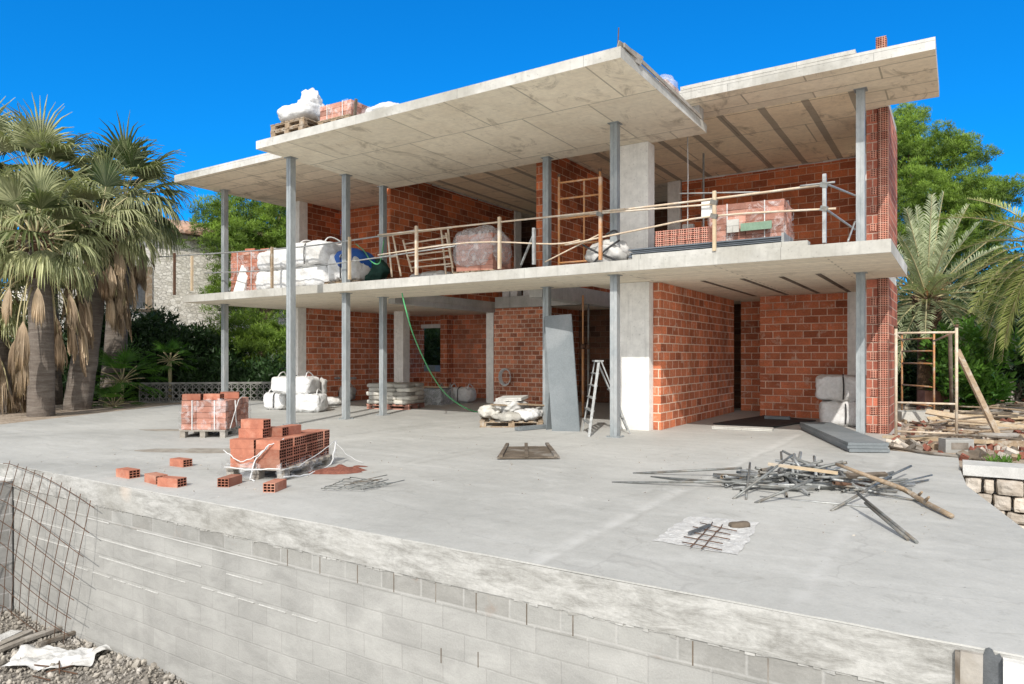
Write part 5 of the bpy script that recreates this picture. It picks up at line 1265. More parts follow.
# load beside the canopy's right edge
rw = Vector((-4.25, 11.2, zt_)); t = thing('wrapped_load', 'small film wrapped load of pink blocks at the right rear of the canopy roof', 'wrapped load', rw)
b = nb(); sack(b, (0, 0, .24), (.55, .7, .50), .2, 46, e=3.0, nz=.06, sub=9); obj('plastic_film', b, 'film_milky', t, local=True)
obj('brick_stack', pack_bm(.45, .6, .36, seed=45), ['brick_pale', 'hollow_pack_pink'], t, local=True)

# ================================================================ foot of the wall, far left
ms = thing('rebar_mesh', 'large bowed sheet of rusty reinforcement mesh leaning on the block wall corner', 'rebar mesh', (-9.3, 3.9, -2))
TLc, TRc = Vector((-10.03, 3.975, .03)), Vector((-8.07, 3.95, -.25))
def PM(u, v):
    p = TLc.lerp(TRc, u); p = p + Vector((-.62 * v * v - .02 * v, -.13 * math.sin(v * math.pi) - .02, -1.92 * v + .05 * math.sin(u * 3 + v * 4)))
    if p.x < -10.17: p.y -= (-10.17 - p.x) * .9; p.x = -10.17
    p.y = min(p.y, 3.985); return p
for i in range(10):
    u = -.05 + i / 9 * 1.05 + rnd.uniform(-.01, .01); b = nb(); tube(b, [PM(u, v / 18 - .02) for v in range(19)], .0045, 5); obj('bar', b, 'rust', ms)
for j in range(9):
    v = j / 8; b = nb(); tube(b, [PM(-.1 + 1.15 * k / 18, v) + Vector((0, -.007, 0)) for k in range(19)], .0045, 5); obj('bar', b, 'rust', ms)
b = nb()     # plastic sheet
c0 = at(62, 660, -1.95); N = 40
g = [[None] * (N + 1) for _ in range(N + 1)]
A_, B2, C2, D2 = at(0, 672, -1.9), at(80, 672, -1.9), at(122, 652, -1.88), at(28, 652, -1.88)
for j in range(N + 1):
    for i in range(N + 1):
        u, v = i / N, j / N; p = A_.lerp(B2, u).lerp(D2.lerp(C2, u), v)
        e_ = 1 + .25 * mnoise.noise(Vector((u * 3, v * 3, 5))); cx = (p - c0) * e_; p = c0 + cx
        n1 = mnoise.noise(Vector((p.x * 5, p.y * 5, 1))); n2 = mnoise.noise(Vector((p.x * 13, p.y * 13, 3)))
        p.z = gz(p.x, p.y) + .05 + .08 * n1 + .03 * n2; g[j][i] = b.verts.new(p)
for j in range(N):
    for i in range(N): b.faces.new((g[j][i], g[j][i + 1], g[j + 1][i + 1], g[j + 1][i])).smooth = True
tag(obj('plastic_sheet', b, 'bag_white', org=c0), 'crumpled white plastic sheet lying on the gravel at bottom left', 'plastic sheet')
PLK = [((0, 648), (30, 634), .09, 'long grey plank nearest the side wall on the gravel'), ((0, 653), (33, 640), .08, 'second plank lying in front of the longest one on the gravel'), ((0, 641), (16, 634), .16, 'pale mortar crusted board against the side wall'), ((34, 640), (66, 628), .10, 'wide stained plank just right of the side wall'), ((48, 646), (76, 636), .05, 'narrow dark stick between the planks and the plastic sheet')]
for i, (a, c, w_, lb) in enumerate(PLK):
    b = nb(); p0, p1 = at(*a, -1.86), at(*c, -1.86); p0.z = gz(p0.x, p0.y) + .05; p1.z = gz(p1.x, p1.y) + .06; p0 = p1 + (p0 - p1).normalized() * (p0 - p1).length * 1.3
    bar(b, p0, p1, w_, .035); rough_edge(b, .008, i, .12); tag(obj('plank', b, ('wood_grey', 'wood_grey', 'rough_patch', 'wood_grey', 'wood_dark')[i], org=p0), lb, 'plank')
b = nb()
for i in range(7):
    p0 = at(rnd.uniform(10, 60), rnd.uniform(672, 684), -1.95); p0.z = gz(p0.x, p0.y) + .03; a = rnd.random() * 3
    tube(b, [p0, p0 + Vector((math.cos(a) * .3, math.sin(a) * .3, .02))], .008, 5)
tag(obj('twig_litter', b, 'rust'), 'loose dark twigs and wire on the gravel', 'litter', kind='stuff')

# ================================================================ right garden
sw2 = thing('stone_retaining_wall', 'low dry stone retaining wall with a concrete cap right of the terrace', 'wall', (.2, 10.2, -2))
b = nb(); vv = 0
z = -.055; row = 0
while z > -1.9:
    hrow = rnd.uniform(.12, .2); x = .02 - (row % 2) * .12
    while x < 7.5:
        w_ = rnd.uniform(.12, .34)
        if rnd.random() < .98: sack(b, (x + w_ / 2, 10.22 + rnd.uniform(-.02, .02), z - hrow / 2), (w_ * .97, .34, hrow * .97), 0, int(rnd.random() * 9999), e=8, bulge=.01, nz=.028, sub=4)
        x += w_
    z -= hrow; row += 1
for f_ in b.faces: f_.smooth = False
obj('stonework', b, 'stone_block', sw2)
b = nb(); box(b, 0.0, 7.5, 10.25, 10.44, -1.9, -.06); obj('mortar_core', b, 'ledge', sw2)
b = nb(); box(b, .03, 7.5, 10.04, 10.5, -.045, .085); rough_edge(b, .012, 4, .15); obj('concrete_cap', b, 'ledge', sw2)
b = nb(); sack(b, (.12, 10.3, -.10), (.22, .25, .25), 0, 3, e=3, nz=.03, sub=4); obj('corner_stone', b, 'stone_block', sw2)

GZ = -.03
def G2(px, py): return at(px, py, GZ)
# plank on a block
b = nb(); bar(b, at(886, 436.5, .02), at(990, 442, .10), .22, .045); rough_edge(b, .004, 2, .3)
tag(obj('plank', b, 'wood_pale', org=at(886, 437)), 'long pale plank laid from the house corner to the concrete block', 'plank')
cb = G2(956, 452); t = thing('concrete_block', 'grey concrete block supporting the long plank', 'block', cb, None, .5)
b = nb(); box(b, -.2, .2, -.1, .1, 0, .2); obj('block_body', b, 'block_raw', t, local=True)
b = nb(); box(b, -.12, .12, -.104, -.1005, .05, .15); obj('cavity', b, 'wood_dark', t, local=True)
fa, fb_ = at(895.5, 434, -.0), at(956, 438, -.0)
frame('scaffold', 'near scaffold frame of pale tubes beside the right corner of the house', G2(896, 438), G2(956.5, 441), 1.93, (.12, .62, 1.83), 'tube_cream')
frame('scaffold', 'far scaffold frame of rusty tubes behind the near one', G2(902, 412), G2(934, 417), 1.98, (.25, .70, 1.25, 1.55, 1.85), 'orange_paint')
for k, (a, c) in enumerate((((895.5, 334), (903, 341)), ((955, 332), (934, 341)))): tube_obj('scaffold_tube', [at_d(a[0], a[1], 12.1), at_d(c[0], c[1], 15.6)], .02, 'tube_cream', ('left', 'right')[k] + ' tube joining the two scaffold frames by the house corner', 'tube')
b = nb(); bar(b, at_d(957, 350, 12.3), G2(1003, 446), .09, .05); tag(obj('timber_batten', b, 'wood', org=G2(1003, 446)), 'weathered timber leaning diagonally against the near scaffold frame', 'batten')
tube_obj('garden_post', [G2(952, 425), at_d(950, 335, 13.2)], .035, 'wood_dark', 'dark rough pole standing just left of the diagonal timber', 'pole')
# red blocks
for i, (px, py, sx, lb) in enumerate(((929, 408, .42, 'left of the two large pink clay blocks behind the scaffold'), (943, 408, .42, 'right of the two large pink clay blocks behind the scaffold'))):
    b = nb(); box(b, -sx / 2, sx / 2, -.2, .2, 0, .48); o = obj('clay_block', b, 'brick_pale'); o.location = G2(px, py); o.rotation_euler = (0, 0, .5); tag(o, lb, 'block')
b = nb(); box(b, -.35, .35, -.2, .2, 0, .22); o = obj('paving_slab', b, 'fascia'); o.location = G2(914, 421); o.rotation_euler = (0, 0, .5); tag(o, 'grey slab lying inside the scaffold', 'slab')
# heaps of rubble, planks and branches
def rub(b):
    L = b.faces.layers.float["var"]
    for k in range(520):
        px, py = rnd.uniform(888, 1060), rnd.uniform(396, 462)
        c = G2(px, py)
        if c.x < .0 and c.y < 11.9: continue
        if c.y < 10.6: continue
        s = rnd.uniform(.03, .12); mi = rnd.choices((0, 1, 2, 3), (4, 3, 2, 2))[0]
        obox(b, (c.x, c.y, GZ + s * .3), (s * rnd.uniform(1, 2.2), s * rnd.uniform(.7, 1.4), s * rnd.uniform(.4, 1)), (rnd.random(), rnd.random(), rnd.random() * 6), mi)
one('garden_rubble', rub, ['stone_block', 'red_dust', 'wood', 'wood_dark'], 'mixed rubble of stone, brick and wood on the ground right of the house', 'rubble', kind='stuff')
kinds = [('wood', 'grey brown branch lying in the tangle of garden debris'), ('wood_pale', 'pale plank lying in the tangle of garden debris'), ('wood_dark', 'dark branch lying in the tangle of garden debris'), ('wood_grey', 'grey timber lying in the tangle of garden debris')]
for i in range(56):
    px, py = rnd.uniform(945, 1060), rnd.uniform(405, 450); c = G2(px, py); c.z += rnd.random() * .22
    if c.y < 10.7: continue
    a = rnd.gauss(.45, .5); L_ = rnd.uniform(.8, 2.2); d = Vector((math.cos(a), math.sin(a), rnd.gauss(0, .06)))
    k = rnd.randrange(4); b = nb()
    if k in (1, 3): bar(b, c - d * L_ / 2, c + d * L_ / 2, rnd.uniform(.06, .14), .03, roll=rnd.random()); rough_edge(b, .006, i, .3)
    else:
        n_ = Vector((rnd.gauss(0, .06), rnd.gauss(0, .06), .06)); tube(b, smooth_path([c - d * L_ / 2, c + n_, c + d * L_ / 2], 4), .02, 6, radii=None)
    c2 = Vector((c.x, c.y, 0)); tag(obj(('branch', 'plank', 'branch', 'plank')[k], b, kinds[k][0], org=c2), kinds[k][1], ('branch', 'plank', 'branch', 'plank')[k], ('branches', 'pale planks', 'dark branches', 'grey timbers')[k] + ' in the garden debris')
tube_obj('branch', smooth_path([G2(888, 449) + Vector((0, 0, .03)), G2(920, 456) + Vector((0, 0, .06)), G2(950, 459) + Vector((0, 0, .05)), G2(985, 462) + Vector((0, 0, .03))], 4), .022, 'wood_dark', 'thin dark pole lying along the far right edge of the terrace', 'pole')
b = nb(); bar(b, G2(962, 449) + Vector((0, 0, .08)), G2(1022, 449) + Vector((0, 0, .08)), .10, .10); rough_edge(b, .006, 4, .3); tag(obj('timber_beam', b, 'wood', org=G2(962, 449)), 'thick brown timber beam on the ground behind the stone wall', 'beam')
# low curved garden wall far right
def cw(b):
    P = [at_d(x, 396, d) for x, d in ((940, 24), (965, 23), (990, 22.4), (1015, 22), (1050, 21.8))]
    for i in range(4): a, c = P[i], P[i + 1]; bar(b, (a.x, a.y, .28), (c.x, c.y, .22 - .0), .3, .8)
one('garden_wall', cw, 'wood_grey', 'low curved rendered garden wall in the shade at far right', 'wall')
# ================================================================ plants and the neighbour's house
class LB:
    """fast collector for leaf faces"""
    def __init__(s): s.v = []; s.f = []; s.a = []
    def quad(s, a, b, c, d, var): n = len(s.v); s.v += [a, b, c, d]; s.f.append((n, n + 1, n + 2, n + 3)); s.a.append(var)
    def tri(s, a, b, c, var): n = len(s.v); s.v += [a, b, c]; s.f.append((n, n + 1, n + 2)); s.a.append(var)
    def build(s, name, mat, parent=None, org=None, smooth=False):
        o0 = Vector(org) if org is not None else Vector()
        if parent is not None: o0 = ORG[parent.name].translation
        me = bpy.data.meshes.new(name); me.from_pydata([tuple(v - o0) for v in s.v], [], s.f)
        at_ = me.attributes.new("var", 'FLOAT', 'FACE'); at_.data.foreach_set("value", s.a); me.materials.append(M[mat]); me.update()
        o = bpy.data.objects.new(name, me); COL.objects.link(o)
        if parent is not None: o.parent = parent; ORG[o.name] = ORG[parent.name]
        elif org is not None: o.location = org
        return o
pr = random.Random(99)
def fan_leaf(B, base, d, size, droop, var, spread=2.3, n=26, pet=None, dead=False):
    """palmate leaf: stalk along d, then folded segments whose tips droop"""
    d = d.normalized(); side = d.cross(Vector((0, 0, 1)))
    if side.length < .05: side = Vector((1, 0, 0))
    side.normalize(); up = side.cross(d).normalized()
    for i in range(n):
        a = (i / (n - 1) - .5) * spread
        dirn = (d * math.cos(a) + side * math.sin(a) + up * (.16 - .10 * abs(a))).normalized()
        L_ = size * (1 - .28 * abs(a) / (spread / 2)) * pr.uniform(.85, 1.08); w_ = size * .021 * pr.uniform(.8, 1.2)
        wv = dirn.cross(up).normalized(); p0 = base; segs = 4; pts = [base]
        dr = droop * pr.uniform(.6, 1.4); dd = dirn.copy()
        for k in range(segs):
            dd = (dd + Vector((0, 0, -dr * (.10, .28, .75, 1.1)[k]))).normalized(); pts.append(pts[-1] + dd * L_ / segs)
        ws = [w_ * .25, w_ * 1.2, w_ * 1.1, w_ * .6, w_ * .12]; vr = min(1, max(0, var + pr.uniform(-.22, .22)))
        lift = up * w_ * .7
        for k in range(segs):
            a0, a1 = pts[k], pts[k + 1]
            B.quad(a0 - wv * ws[k] + lift * (k > 0), a0, a1, a1 - wv * ws[k + 1] + lift, vr); B.quad(a0, a0 + wv * ws[k] + lift * (k > 0), a1 + wv * ws[k + 1] + lift, a1, vr)
def curve_pts(p0, d, L_, sag, n=6):
    pts = [Vector(p0)]; d = d.normalized()
    for k in range(n): d = (d + Vector((0, 0, -sag / n))).normalized(); pts.append(pts[-1] + d * L_ / n)
    return pts, d
def trunk_obj(t, pts, radii, mat='bark_palm', name='trunk'):
    b = nb(); pts = smooth_path([Vector(p) for p in pts], 5); rr = []
    for i in range(len(pts)):
        q = i / (len(pts) - 1) * (len(radii) - 1); k = min(int(q), len(radii) - 2); rr.append(radii[k] + (radii[k + 1] - radii[k]) * (q - k))
    tube(b, pts, 1, 16, radii=rr); rough_edge(b, .015, 2, .35); obj(name, b, mat, t, smooth=True)
def fan_palm(base, top, r0, r1, label, seed, nlive=46, ndead=40, live=1.05, skirt=1.5, deadlen=1.0, pet=1.0, dsize=.8):
    pr.seed(seed); base, top = Vector(base), Vector(top); t = thing('fan_palm', label, 'palm tree', base)
    mid = base.lerp(top, .5) + Vector((.06, .03, 0)); trunk_obj(t, [base - Vector((0, 0, .1)), mid, top], [r0 * 1.15, r0, r1])
    # leaf stubs below the crown
    b = nb(); L = b.faces.layers.float["var"]
    for i in range(90):
        a = pr.random() * 6.28; z = -pr.random() * 1.0; d = Vector((math.cos(a), math.sin(a), .9)).normalized(); p = top + Vector((math.cos(a) * r1 * .9, math.sin(a) * r1 * .9, z))
        bar(b, p, p + d * pr.uniform(.15, .32), .07, .03, var=pr.random())
    obj('leaf_stubs', b, 'stub', t)
    S, Gn, D = nb(), LB(), LB()
    for i in range(nlive):
        q = i / nlive; az = i * 2.39996 + pr.uniform(-.3, .3); el = math.asin(max(-.5, min(.98, 1.0 - 1.42 * q + pr.uniform(-.1, .1))))
        d = Vector((math.cos(az) * math.cos(el), math.sin(az) * math.cos(el), math.sin(el)))
        pp, dd = curve_pts(top + d * .12, d, pet * pr.uniform(.8, 1.15), .30 + .25 * q, 5); tube(S, pp, 1, 5, radii=[.028, .024, .02, .017, .014, .012])
        fan_leaf(Gn, pp[-1], dd, live * pr.uniform(.85, 1.15), .35 + 1.3 * q * pr.uniform(.6, 1.2), .05 + .55 * pr.random() + .35 * q, n=28, )
    for i in range(ndead):
        az = i * 2.39996 + pr.uniform(-.5, .5); k = pr.random(); z = -.15 - k * skirt * .6
        d = Vector((math.cos(az), math.sin(az), .25 - .9 * k)); p = top + Vector((math.cos(az) * r1, math.sin(az) * r1, z))
        pp, dd = curve_pts(p, d, deadlen * pr.uniform(.7, 1.1), 2.4, 6); tube(S, pp, 1, 5, radii=[.022, .02, .018, .016, .014, .012, .010])
        fan_leaf(D, pp[-1], (dd + Vector((0, 0, -.8))), dsize * pr.uniform(.75, 1.15), .9, .15 + .75 * pr.random(), spread=.62, n=24)
    obj('leaf_stalks', S, 'petiole', t); Gn.build('crown', 'fan_leaf', t); D.build('dead_skirt', 'fan_dead', t)
    return t
def P2(px, d, z): r = ray(px, HZ); return Vector((r.x * d, r.y * d, z))
def zpy(py, d): return EYE + (HZ - py) * d / F
# left group: near trunk, leaning trunk, one cut by the frame, and two crowns behind
fan_palm(P2(41, 16.6, -.12), P2(36, 16.6, zpy(240, 16.6)), .26, .23, 'nearest fan palm with a straight grey trunk and long hanging dead leaves at left', 1, 34, 22, 1.15, 2.0, 1.6, .9, 1.15)
fan_palm(P2(76, 18.6, -.12), P2(100, 18.6, zpy(222, 18.6)), .30, .25, 'leaning fan palm with a thick brown skirt just right of the nearest palm', 2, 22, 62, 1.1, 2.2, 1.0, .8, .9)
fan_palm(P2(6, 17.8, -.12), P2(-14, 17.6, zpy(300, 17.6)), .28, .25, 'fan palm cut off by the left edge, with brown dead leaves low on its trunk', 3, 26, 36, 1.15, 2.4, 1.5, .9, 1.25)
fan_palm(P2(50, 20.5, -.12), P2(38, 20.5, zpy(188, 20.5)), .30, .24, 'tallest fan palm, its crown highest against the sky at left', 4, 48, 70, 1.4, 2.6, 1.0, 1.0)
fan_palm(P2(110, 21.5, -.12), P2(124, 21.5, zpy(200, 21.5)), .30, .24, 'tall fan palm whose crown stands nearest to the house roof', 5, 44, 52, 1.3, 2.0, .8, .95, .85)
fan_palm(P2(-10, 21.0, -.12), P2(-16, 21.0, zpy(172, 21.0)), .30, .24, 'tall fan palm at the very left edge with only part of its crown in view', 6, 38, 30, 1.5, 1.5, .9, 1.1)

def pinnate(B, S, base, d, L_, sag, var, n=54, ll=.42, plane=.5, twist=0.0, mat=None):
    pts, _ = curve_pts(base, d, L_, sag, 14); tube(S, pts, 1, 4, radii=[.030 - .025 * i / 14 for i in range(15)])
    for i in range(n):
        q = .12 + .88 * i / n; f_ = q * 14; k = min(int(f_), 13); p = pts[k].lerp(pts[k + 1], f_ - k); ax_ = (pts[k + 1] - pts[k]).normalized()
        sd = ax_.cross(Vector((0, 0, 1))); sd = Vector((1, 0, 0)) if sd.length < .05 else sd; sd.normalize(); up = sd.cross(ax_)
        l_ = ll * math.sin(math.pi * (.16 + .80 * q)) ** .6
        for s in (-1, 1):
            a = pr.uniform(.55, .9); dv_ = (ax_ * math.cos(a) + sd * s * math.sin(a) + up * (plane * pr.uniform(.4, 1.2))).normalized()
            e1 = p + dv_ * l_ * .5; e2 = p + dv_ * l_ + Vector((0, 0, -.16 * l_)); wv = dv_.cross(up).normalized() * .014
            vr = min(1, max(0, var + pr.uniform(-.25, .25))); B.quad(p - wv * .5, p + wv * .5, e1 + wv, e1 - wv, vr); B.tri(e1 - wv, e1 + wv, e2, vr)
def date_palm(base, top, label, seed, n, L_, mat, r=.26, elmin=-.35, sag=1.5, az0=None, ll=.42, fruit=True, elmax=1.45):
    pr.seed(seed); base, top = Vector(base), Vector(top); t = thing('date_palm', label, 'palm tree', base)
    trunk_obj(t, [base, base.lerp(top, .5), top], [r * 1.1, r, r * .95], 'stub')
    B, S = LB(), nb()
    for i in range(n):
        q = i / n; az = i * 2.39996 + pr.uniform(-.2, .2); el = elmax - (elmax - elmin) * q ** .9 + pr.uniform(-.08, .08)
        d = Vector((math.cos(az) * math.cos(el), math.sin(az) * math.cos(el), math.sin(el)))
        pinnate(B, S, top + d * .1, d, L_ * pr.uniform(.85, 1.1), sag * (.35 + .9 * q), .65 - .35 * q, ll=ll)
    obj('leaf_stalks', S, 'petiole', t); B.build('crown', mat, t)
    b = nb()
    for i in range(70):
        a = pr.random() * 6.28; z = -pr.random() * .8; d = Vector((math.cos(a), math.sin(a), 1.3)).normalized(); p = top + Vector((math.cos(a) * r * .8, math.sin(a) * r * .8, z)); bar(b, p, p + d * pr.uniform(.2, .4), .08, .03, var=pr.random())
    obj('leaf_stubs', b, 'stub', t)
    if fruit:
        b = nb()
        for i in range(16):
            a = pr.random() * 6.28; d = Vector((math.cos(a) * .5, math.sin(a) * .5, 1)); pp, _ = curve_pts(top, d, pr.uniform(.5, .9), 1.2, 5); tube(b, pp, .012, 4)
        obj('fruit_stalks', b, 'orange_paint', t)
    return t
date_palm(P2(927, 19.5, -.15), P2(927, 19.5, zpy(300, 19.5)), 'date palm with stiff pale upright fronds behind the right corner of the house', 11, 52, 2.7, 'date_leaf', .24, -.5, .95)
date_palm(P2(1046, 15.2, -.15), P2(1062, 15.2, zpy(258, 15.2)), 'date palm cut by the right edge with yellow green fronds arching into view', 12, 46, 2.55, 'date_leaf_y', .28, -.35, 2.6, ll=.42, elmax=1.0, fruit=False)

def tuft(B, c, r, n, var, ln, wd, updir=.35):
    for i in range(n):
        z = pr.uniform(-.6, 1); a = pr.random() * 6.283; s = math.sqrt(max(0, 1 - z * z)); d = Vector((math.cos(a) * s, math.sin(a) * s, z)); q = r * pr.random() ** .4
        p = c + d * q; e_ = (d + Vector((pr.gauss(0, .4), pr.gauss(0, .4), updir + pr.gauss(0, .3)))).normalized()
        w_ = e_.cross(Vector((pr.gauss(0, 1), pr.gauss(0, 1), pr.gauss(0, 1)))).normalized() * wd; vr = min(1, max(0, var + .25 * z + pr.uniform(-.2, .2)))
        B.quad(p - w_, p + w_, p + e_ * ln + w_ * .3, p + e_ * ln - w_ * .3, vr)
def clump_tree(name, base, lobes, label, cat, seed, mat, per=26, tufts=60, ln=.26, wd=.018, tr=.30, limbs=True, group=None, tsize=.34, updir=.35, sub=0):
    pr.seed(seed); base = Vector(base); t = thing(name, label, cat, base, group); B = LB()
    b = nb(); hub = base + Vector((0, 0, max(.4, (sum(l[0].z for l in lobes) / len(lobes) - base.z) * .45))); tube(b, smooth_path([base, base.lerp(hub, .5) + Vector((.1, 0, 0)), hub], 3), 1, 9, radii=[tr * (1.15 - .5 * i / 6) for i in range(7)])
    for c, r in lobes:
        if limbs: tube(b, smooth_path([hub, hub.lerp(c, .5) + Vector((0, 0, -.2)), c], 3), 1, 6, radii=[tr * (.55 - .42 * i / 6) for i in range(7)])
        for k in range(int(tufts * r * r)):
            z = pr.uniform(-.75, 1); a = pr.random() * 6.283; s = math.sqrt(1 - z * z); d = Vector((math.cos(a) * s, math.sin(a) * s, z * .8)); q = r * (pr.random() ** .35) * (1 + .3 * mnoise.noise(c + d * 2.3))
            pc_ = c + d * q
            if sub:
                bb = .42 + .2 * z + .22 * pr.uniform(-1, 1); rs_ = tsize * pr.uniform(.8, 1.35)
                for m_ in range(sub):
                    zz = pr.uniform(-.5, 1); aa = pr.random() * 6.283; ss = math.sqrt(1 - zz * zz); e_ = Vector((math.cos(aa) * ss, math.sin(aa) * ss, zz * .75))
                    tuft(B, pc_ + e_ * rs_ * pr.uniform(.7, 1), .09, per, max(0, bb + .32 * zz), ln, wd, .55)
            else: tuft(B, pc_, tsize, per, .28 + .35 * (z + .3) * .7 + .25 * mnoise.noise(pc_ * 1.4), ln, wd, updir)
    obj('trunk', b, 'bark', t, smooth=True); B.build('crown', mat, t); return t
def LO(l, d): return [(P2(px, d + dd, zpy(py, d + dd)), r) for px, py, dd, r in l]
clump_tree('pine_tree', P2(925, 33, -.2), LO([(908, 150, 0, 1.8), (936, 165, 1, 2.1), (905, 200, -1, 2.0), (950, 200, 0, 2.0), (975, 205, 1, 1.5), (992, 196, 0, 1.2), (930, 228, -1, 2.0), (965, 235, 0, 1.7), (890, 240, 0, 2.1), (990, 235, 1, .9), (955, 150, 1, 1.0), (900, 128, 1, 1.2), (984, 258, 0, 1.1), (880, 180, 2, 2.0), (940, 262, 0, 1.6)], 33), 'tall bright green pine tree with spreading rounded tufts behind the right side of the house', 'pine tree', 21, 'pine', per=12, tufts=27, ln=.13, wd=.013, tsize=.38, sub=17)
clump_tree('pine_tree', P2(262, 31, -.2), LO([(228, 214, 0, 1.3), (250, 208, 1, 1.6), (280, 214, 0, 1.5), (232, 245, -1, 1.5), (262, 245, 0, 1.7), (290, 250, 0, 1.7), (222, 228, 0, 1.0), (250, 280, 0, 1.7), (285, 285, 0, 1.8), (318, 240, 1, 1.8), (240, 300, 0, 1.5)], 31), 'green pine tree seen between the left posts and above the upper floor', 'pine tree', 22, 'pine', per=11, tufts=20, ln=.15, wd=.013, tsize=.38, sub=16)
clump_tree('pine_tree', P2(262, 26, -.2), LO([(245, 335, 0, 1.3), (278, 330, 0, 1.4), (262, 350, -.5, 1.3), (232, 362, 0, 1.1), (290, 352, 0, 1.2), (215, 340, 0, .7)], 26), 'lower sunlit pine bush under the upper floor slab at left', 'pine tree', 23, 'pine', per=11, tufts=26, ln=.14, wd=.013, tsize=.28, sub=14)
# dark hedge plants behind the terrace
HG = [(8, 345, 23.5, 1.3), (30, 365, 23, 1.2), (55, 335, 24, 1.3), (85, 350, 23.6, 1.2), (70, 375, 22.8, 1.1), (-15, 370, 22, 1.2), (100, 320, 24.6, 1.0), (108, 352, 23.5, .9), (122, 335, 24, 1.0), (150, 330, 24.5, 1.2), (172, 345, 24, 1.2), (192, 350, 24.5, 1.1), (135, 372, 23, 1.1), (98, 385, 22.5, 1.0), (165, 378, 23.5, .9), (200, 378, 23.5, 1.0), (232, 378, 23.6, 1.0), (262, 382, 23.6, 1.0), (285, 380, 23.4, 1.0), (215, 355, 25, 1.2)]
def shrub(px, py, d, r, label, seed, mat='hedge', group='dark shrubs behind the terrace', spiky=False, ln=.15, wd=.03):
    zc = zpy(py, d); lobes = [(P2(px, d, zc), r)]
    pr.seed(seed * 7)
    for k in range(4): lobes.append((P2(px + pr.uniform(-18, 18), d + pr.uniform(-.4, .4), max(.3, zc - pr.uniform(.3, 1.2))), r * pr.uniform(.6, .85)))
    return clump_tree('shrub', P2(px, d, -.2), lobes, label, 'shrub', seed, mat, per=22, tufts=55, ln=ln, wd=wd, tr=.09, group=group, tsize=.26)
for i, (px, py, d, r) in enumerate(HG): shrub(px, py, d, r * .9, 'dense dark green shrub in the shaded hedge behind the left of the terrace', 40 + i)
# upright dark cypresses
for i, (px, py) in enumerate(((143, 322), (156, 314), (170, 326), (184, 331), (131, 332))):
    d = 25.5; pr.seed(70 + i); t = thing('cypress', 'slim dark cypress top rising from the hedge below the stone house', 'cypress', P2(px, d, -.2), 'cypress tops in the hedge'); B = LB(); h = zpy(py, d)
    b = nb(); tube(b, [P2(px, d, -.2), P2(px, d, h * .9)], .06, 6); obj('trunk', b, 'bark', t)
    for k in range(150):
        q = pr.random(); rr_ = .42 * (1 - q) ** .7 + .05; a = pr.random() * 6.28; tuft(B, P2(px, d, h * q) + Vector((math.cos(a) * rr_, math.sin(a) * rr_, 0)), .14, 14, .25 + .3 * pr.random(), .16, .022, 1.4)
    B.build('crown', 'hedge', t)
# low fan palm shrub
for i, (px, py, d, sz, lb) in enumerate(((122, 372, 20.6, .9, 'dwarf fan palm with broad dark green leaves behind the terrace'), (113, 396, 19.6, .6, 'small dwarf fan palm with bright leaves low beside the palm trunks'), (170, 352, 22.4, .6, 'small fan palm above the hedge near the left post'))):
    pr.seed(80 + i); q = P2(px, d, 0); t = thing('dwarf_palm', lb, 'palm', (q.x, q.y, -.15)); B = LB(); S = nb(); c = P2(px, d, zpy(py, d) - .3)
    tube(S, [(q.x, q.y, -.15), c], .06, 6)
    for k in range(20):
        az = k * 2.4; el = 1.3 - 1.5 * k / 20; dv_ = Vector((math.cos(az) * math.cos(el), math.sin(az) * math.cos(el), math.sin(el))); pp, dd = curve_pts(c, dv_, sz * .7, .5, 4); tube(S, pp, .012, 4)
        fan_leaf(B, pp[-1], dd, sz * .8, .3, pr.random() * (.35 if i != 1 else .8), n=18)
    obj('leaf_stalks', S, 'petiole', t); B.build('crown', 'bush', t)
# right side shrubs
for i, (px, py, d, r, mt, lb) in enumerate(((985, 352, 17.5, .85, 'bush', 'bright green leafy bush standing behind the diagonal timber'), (962, 345, 18.6, .8, 'bush', 'green leafy bush left of the brightest one behind the scaffold'), (905, 370, 21, 1.1, 'hedge', 'dark shrub behind the left part of the scaffold'), (1015, 340, 24, 2.0, 'hedge', 'large dark tree mass behind the right palm'),
                                         (1060, 350, 22, 2.0, 'hedge', 'dark shrub at the far right edge'), (945, 345, 26, 2.0, 'hedge', 'broad dark shrub in the shade behind the scaffold'), (980, 300, 27, 2.0, 'hedge', 'tall dark tree filling the gap under the pine'), (910, 320, 26, 1.8, 'hedge', 'dark tree close behind the right wall of the house'), (1030, 290, 30, 2.2, 'hedge', 'dark green treetop low on the right against the sky'))):
    shrub(px, py, d, r, lb, 120 + i, mt, None, ln=.16 if mt == 'bush' else .2, wd=.04 if mt == 'bush' else .035)
# weeds behind the stone wall
def weeds(b):
    pass
B = LB(); pr.seed(5)
for px, py in ((1000, 461), (990, 463), (1018, 460), (1003, 464), (962, 405), (975, 398)):
    for k in range(3): tuft(B, G2(px + pr.uniform(-5, 5), py + pr.uniform(-1, 1)), .07, 16, .4, .07, .009, .8)
o = B.build('weeds', 'bush', None, org=(0, 0, 0)); tag(o, 'small green weeds growing behind the stone wall', 'weeds', kind='stuff')
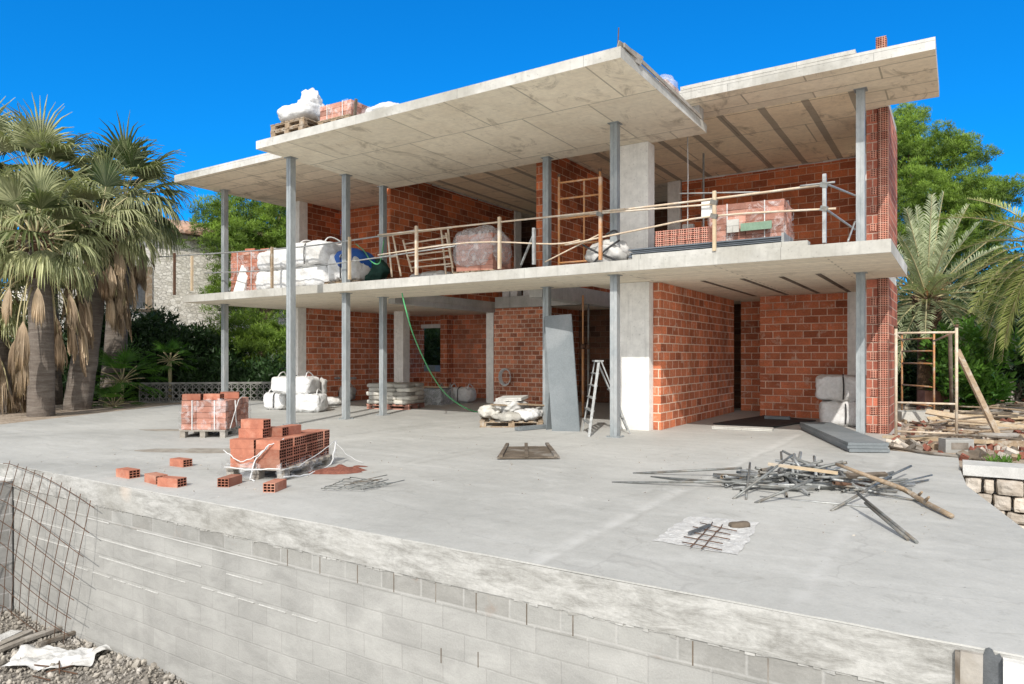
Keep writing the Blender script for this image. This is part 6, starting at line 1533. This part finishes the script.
# trees seen through the small window and far tree belt at the horizon
B = LB(); pr.seed(6)
for k in range(2600):
    px = pr.uniform(-700, 1750); d = pr.uniform(60, 75); h = 4.0 + 2.5 * mnoise.noise(Vector((px * .012, 0, 0))); tuft(B, P2(px, d, pr.random() * h), .9, 12, .2 + .4 * pr.random(), .7, .10)
o = B.build('far_woodland', 'hedge', None, org=(0, 0, 0)); tag(o, 'far dark green belt of trees around the plot', 'woodland', kind='stuff')
for i, (px, d, r) in enumerate(((425, 28.5, 1.4), (442, 29.5, 1.5))): shrub(px, 345, d, r, ('left' if i == 0 else 'right') + ' dark shrub seen through the small ground floor window', 150 + i, 'hedge', None)

# ---- openwork garden wall behind the left terrace
ow = thing('openwork_wall', 'low grey openwork block wall behind the left of the terrace', 'wall', P2(240, 21.5, 0))
wa, wb = P2(140, 21.2, 0), P2(303, 22.0, 0); dw = (wb - wa); Lw = dw.length; dw.normalize()
b = nb(); ang = math.atan2(dw.y, dw.x); rot = Matrix.Rotation(ang, 3, 'Z')
def ob_(x, z, sx, sz, sy=.12, ry=0.0): obox(b, wa + dw * x + Vector((0, 0, z)), (sx, sy, sz), rot @ Matrix.Rotation(ry, 3, 'Y'))
ob_(Lw / 2, -.05, Lw, .12); ob_(Lw / 2, .56, Lw, .06)
x = 0
while x < Lw:
    for z in (.07, .26, .45):
        ob_(x + .095, z, .25, .02, .1, .78); ob_(x + .095, z, .25, .02, .1, -.78)
    ob_(x, .26, .025, .56); x += .19
obj('openwork', b, 'openwork', ow)

# ---- neighbour's stone house
nd = Vector(((0.947) * CS - SN, (0.947) * SN + CS, 0)).normalized()     # along the facade, away
n0 = P2(50, 27.0, -.2); back = Vector((-nd.y, nd.x, 0))
if back.dot(n0) < 0: back = -back
nh = thing('stone_house', 'neighbouring pale rubble stone house with tiled roof half hidden by the palms', 'house', n0)
ang = math.atan2(nd.y, nd.x); rh = Matrix.Rotation(ang, 3, 'Z'); LH, HH = 10.5, 6.95
def hp_(x, y, z): return n0 + nd * x + back * y + Vector((0, 0, z + .2))
def hbox(b, x0, x1, y0, y1, z0, z1): obox(b, hp_((x0 + x1) / 2, (y0 + y1) / 2, (z0 + z1) / 2 - .0), (x1 - x0, y1 - y0, z1 - z0), Matrix((nd, back, Vector((0, 0, 1)))).transposed())
def on_h(px, py):     # sight line onto the facade plane
    r = ray(px, py); nrm = back; t_ = nrm.dot(n0 - Vector((0, 0, 0))) / nrm.dot(Vector((r.x, r.y, 0))); p = Vector((r.x, r.y, r.z)) * t_; return (p - n0).dot(nd), EYE + r.z * t_
wx0, wz1 = on_h(128, 265); wx1, wz0 = on_h(152, 309)
b = nb(); hbox(b, 0, wx0, 0, 7, -.2, HH); hbox(b, wx1, LH, 0, 7, -.2, HH); hbox(b, wx0, wx1, 0, .35, -.2, wz0); hbox(b, wx0, wx1, 0, .35, wz1, HH)
obj('stone_wall', b, 'stone_house', nh)
b = nb(); hbox(b, wx0, wx1, .15, .22, wz0, wz1); wn = obj('window', b, 'steel_dark', nh)
b = nb(); hbox(b, wx0 - .15, wx1 + .15, -.12, .14, wz0 - .14, wz0 - .02); obj('sill', b, 'wood_dark', nh)
b = nb(); hbox(b, wx1 - .22, wx1 - .003, -.05, .14, wz0, wz1); hbox(b, wx0, wx1 - .23, -.03, .14, wz1 - .16, wz1 - .003); obj('shutter', b, 'wood', nh)
b = nb(); hbox(b, -.2, LH + .3, -.28, -.003, HH - .42, HH - .22); obj('eaves_board', b, 'wood_grey', nh)
b = nb(); x = -.3
hbox(b, -.3, LH + .3, -.42, .2, HH - .215, HH - .16)
while x < LH + .4:
    tube(b, [hp_(x, -.5, HH - .14), hp_(x, 3.4, HH + 1.0)], .085, 7); x += .22
obox(b, hp_(LH / 2, 1.45, HH + .39), (LH + .6, 4.1, .05), Matrix((nd, (back * 3.9 + Vector((0, 0, 1.14))).normalized(), nd.cross((back * 3.9 + Vector((0, 0, 1.14))).normalized()))).transposed())
obj('tiled_roof', b, 'tile_roof', nh)
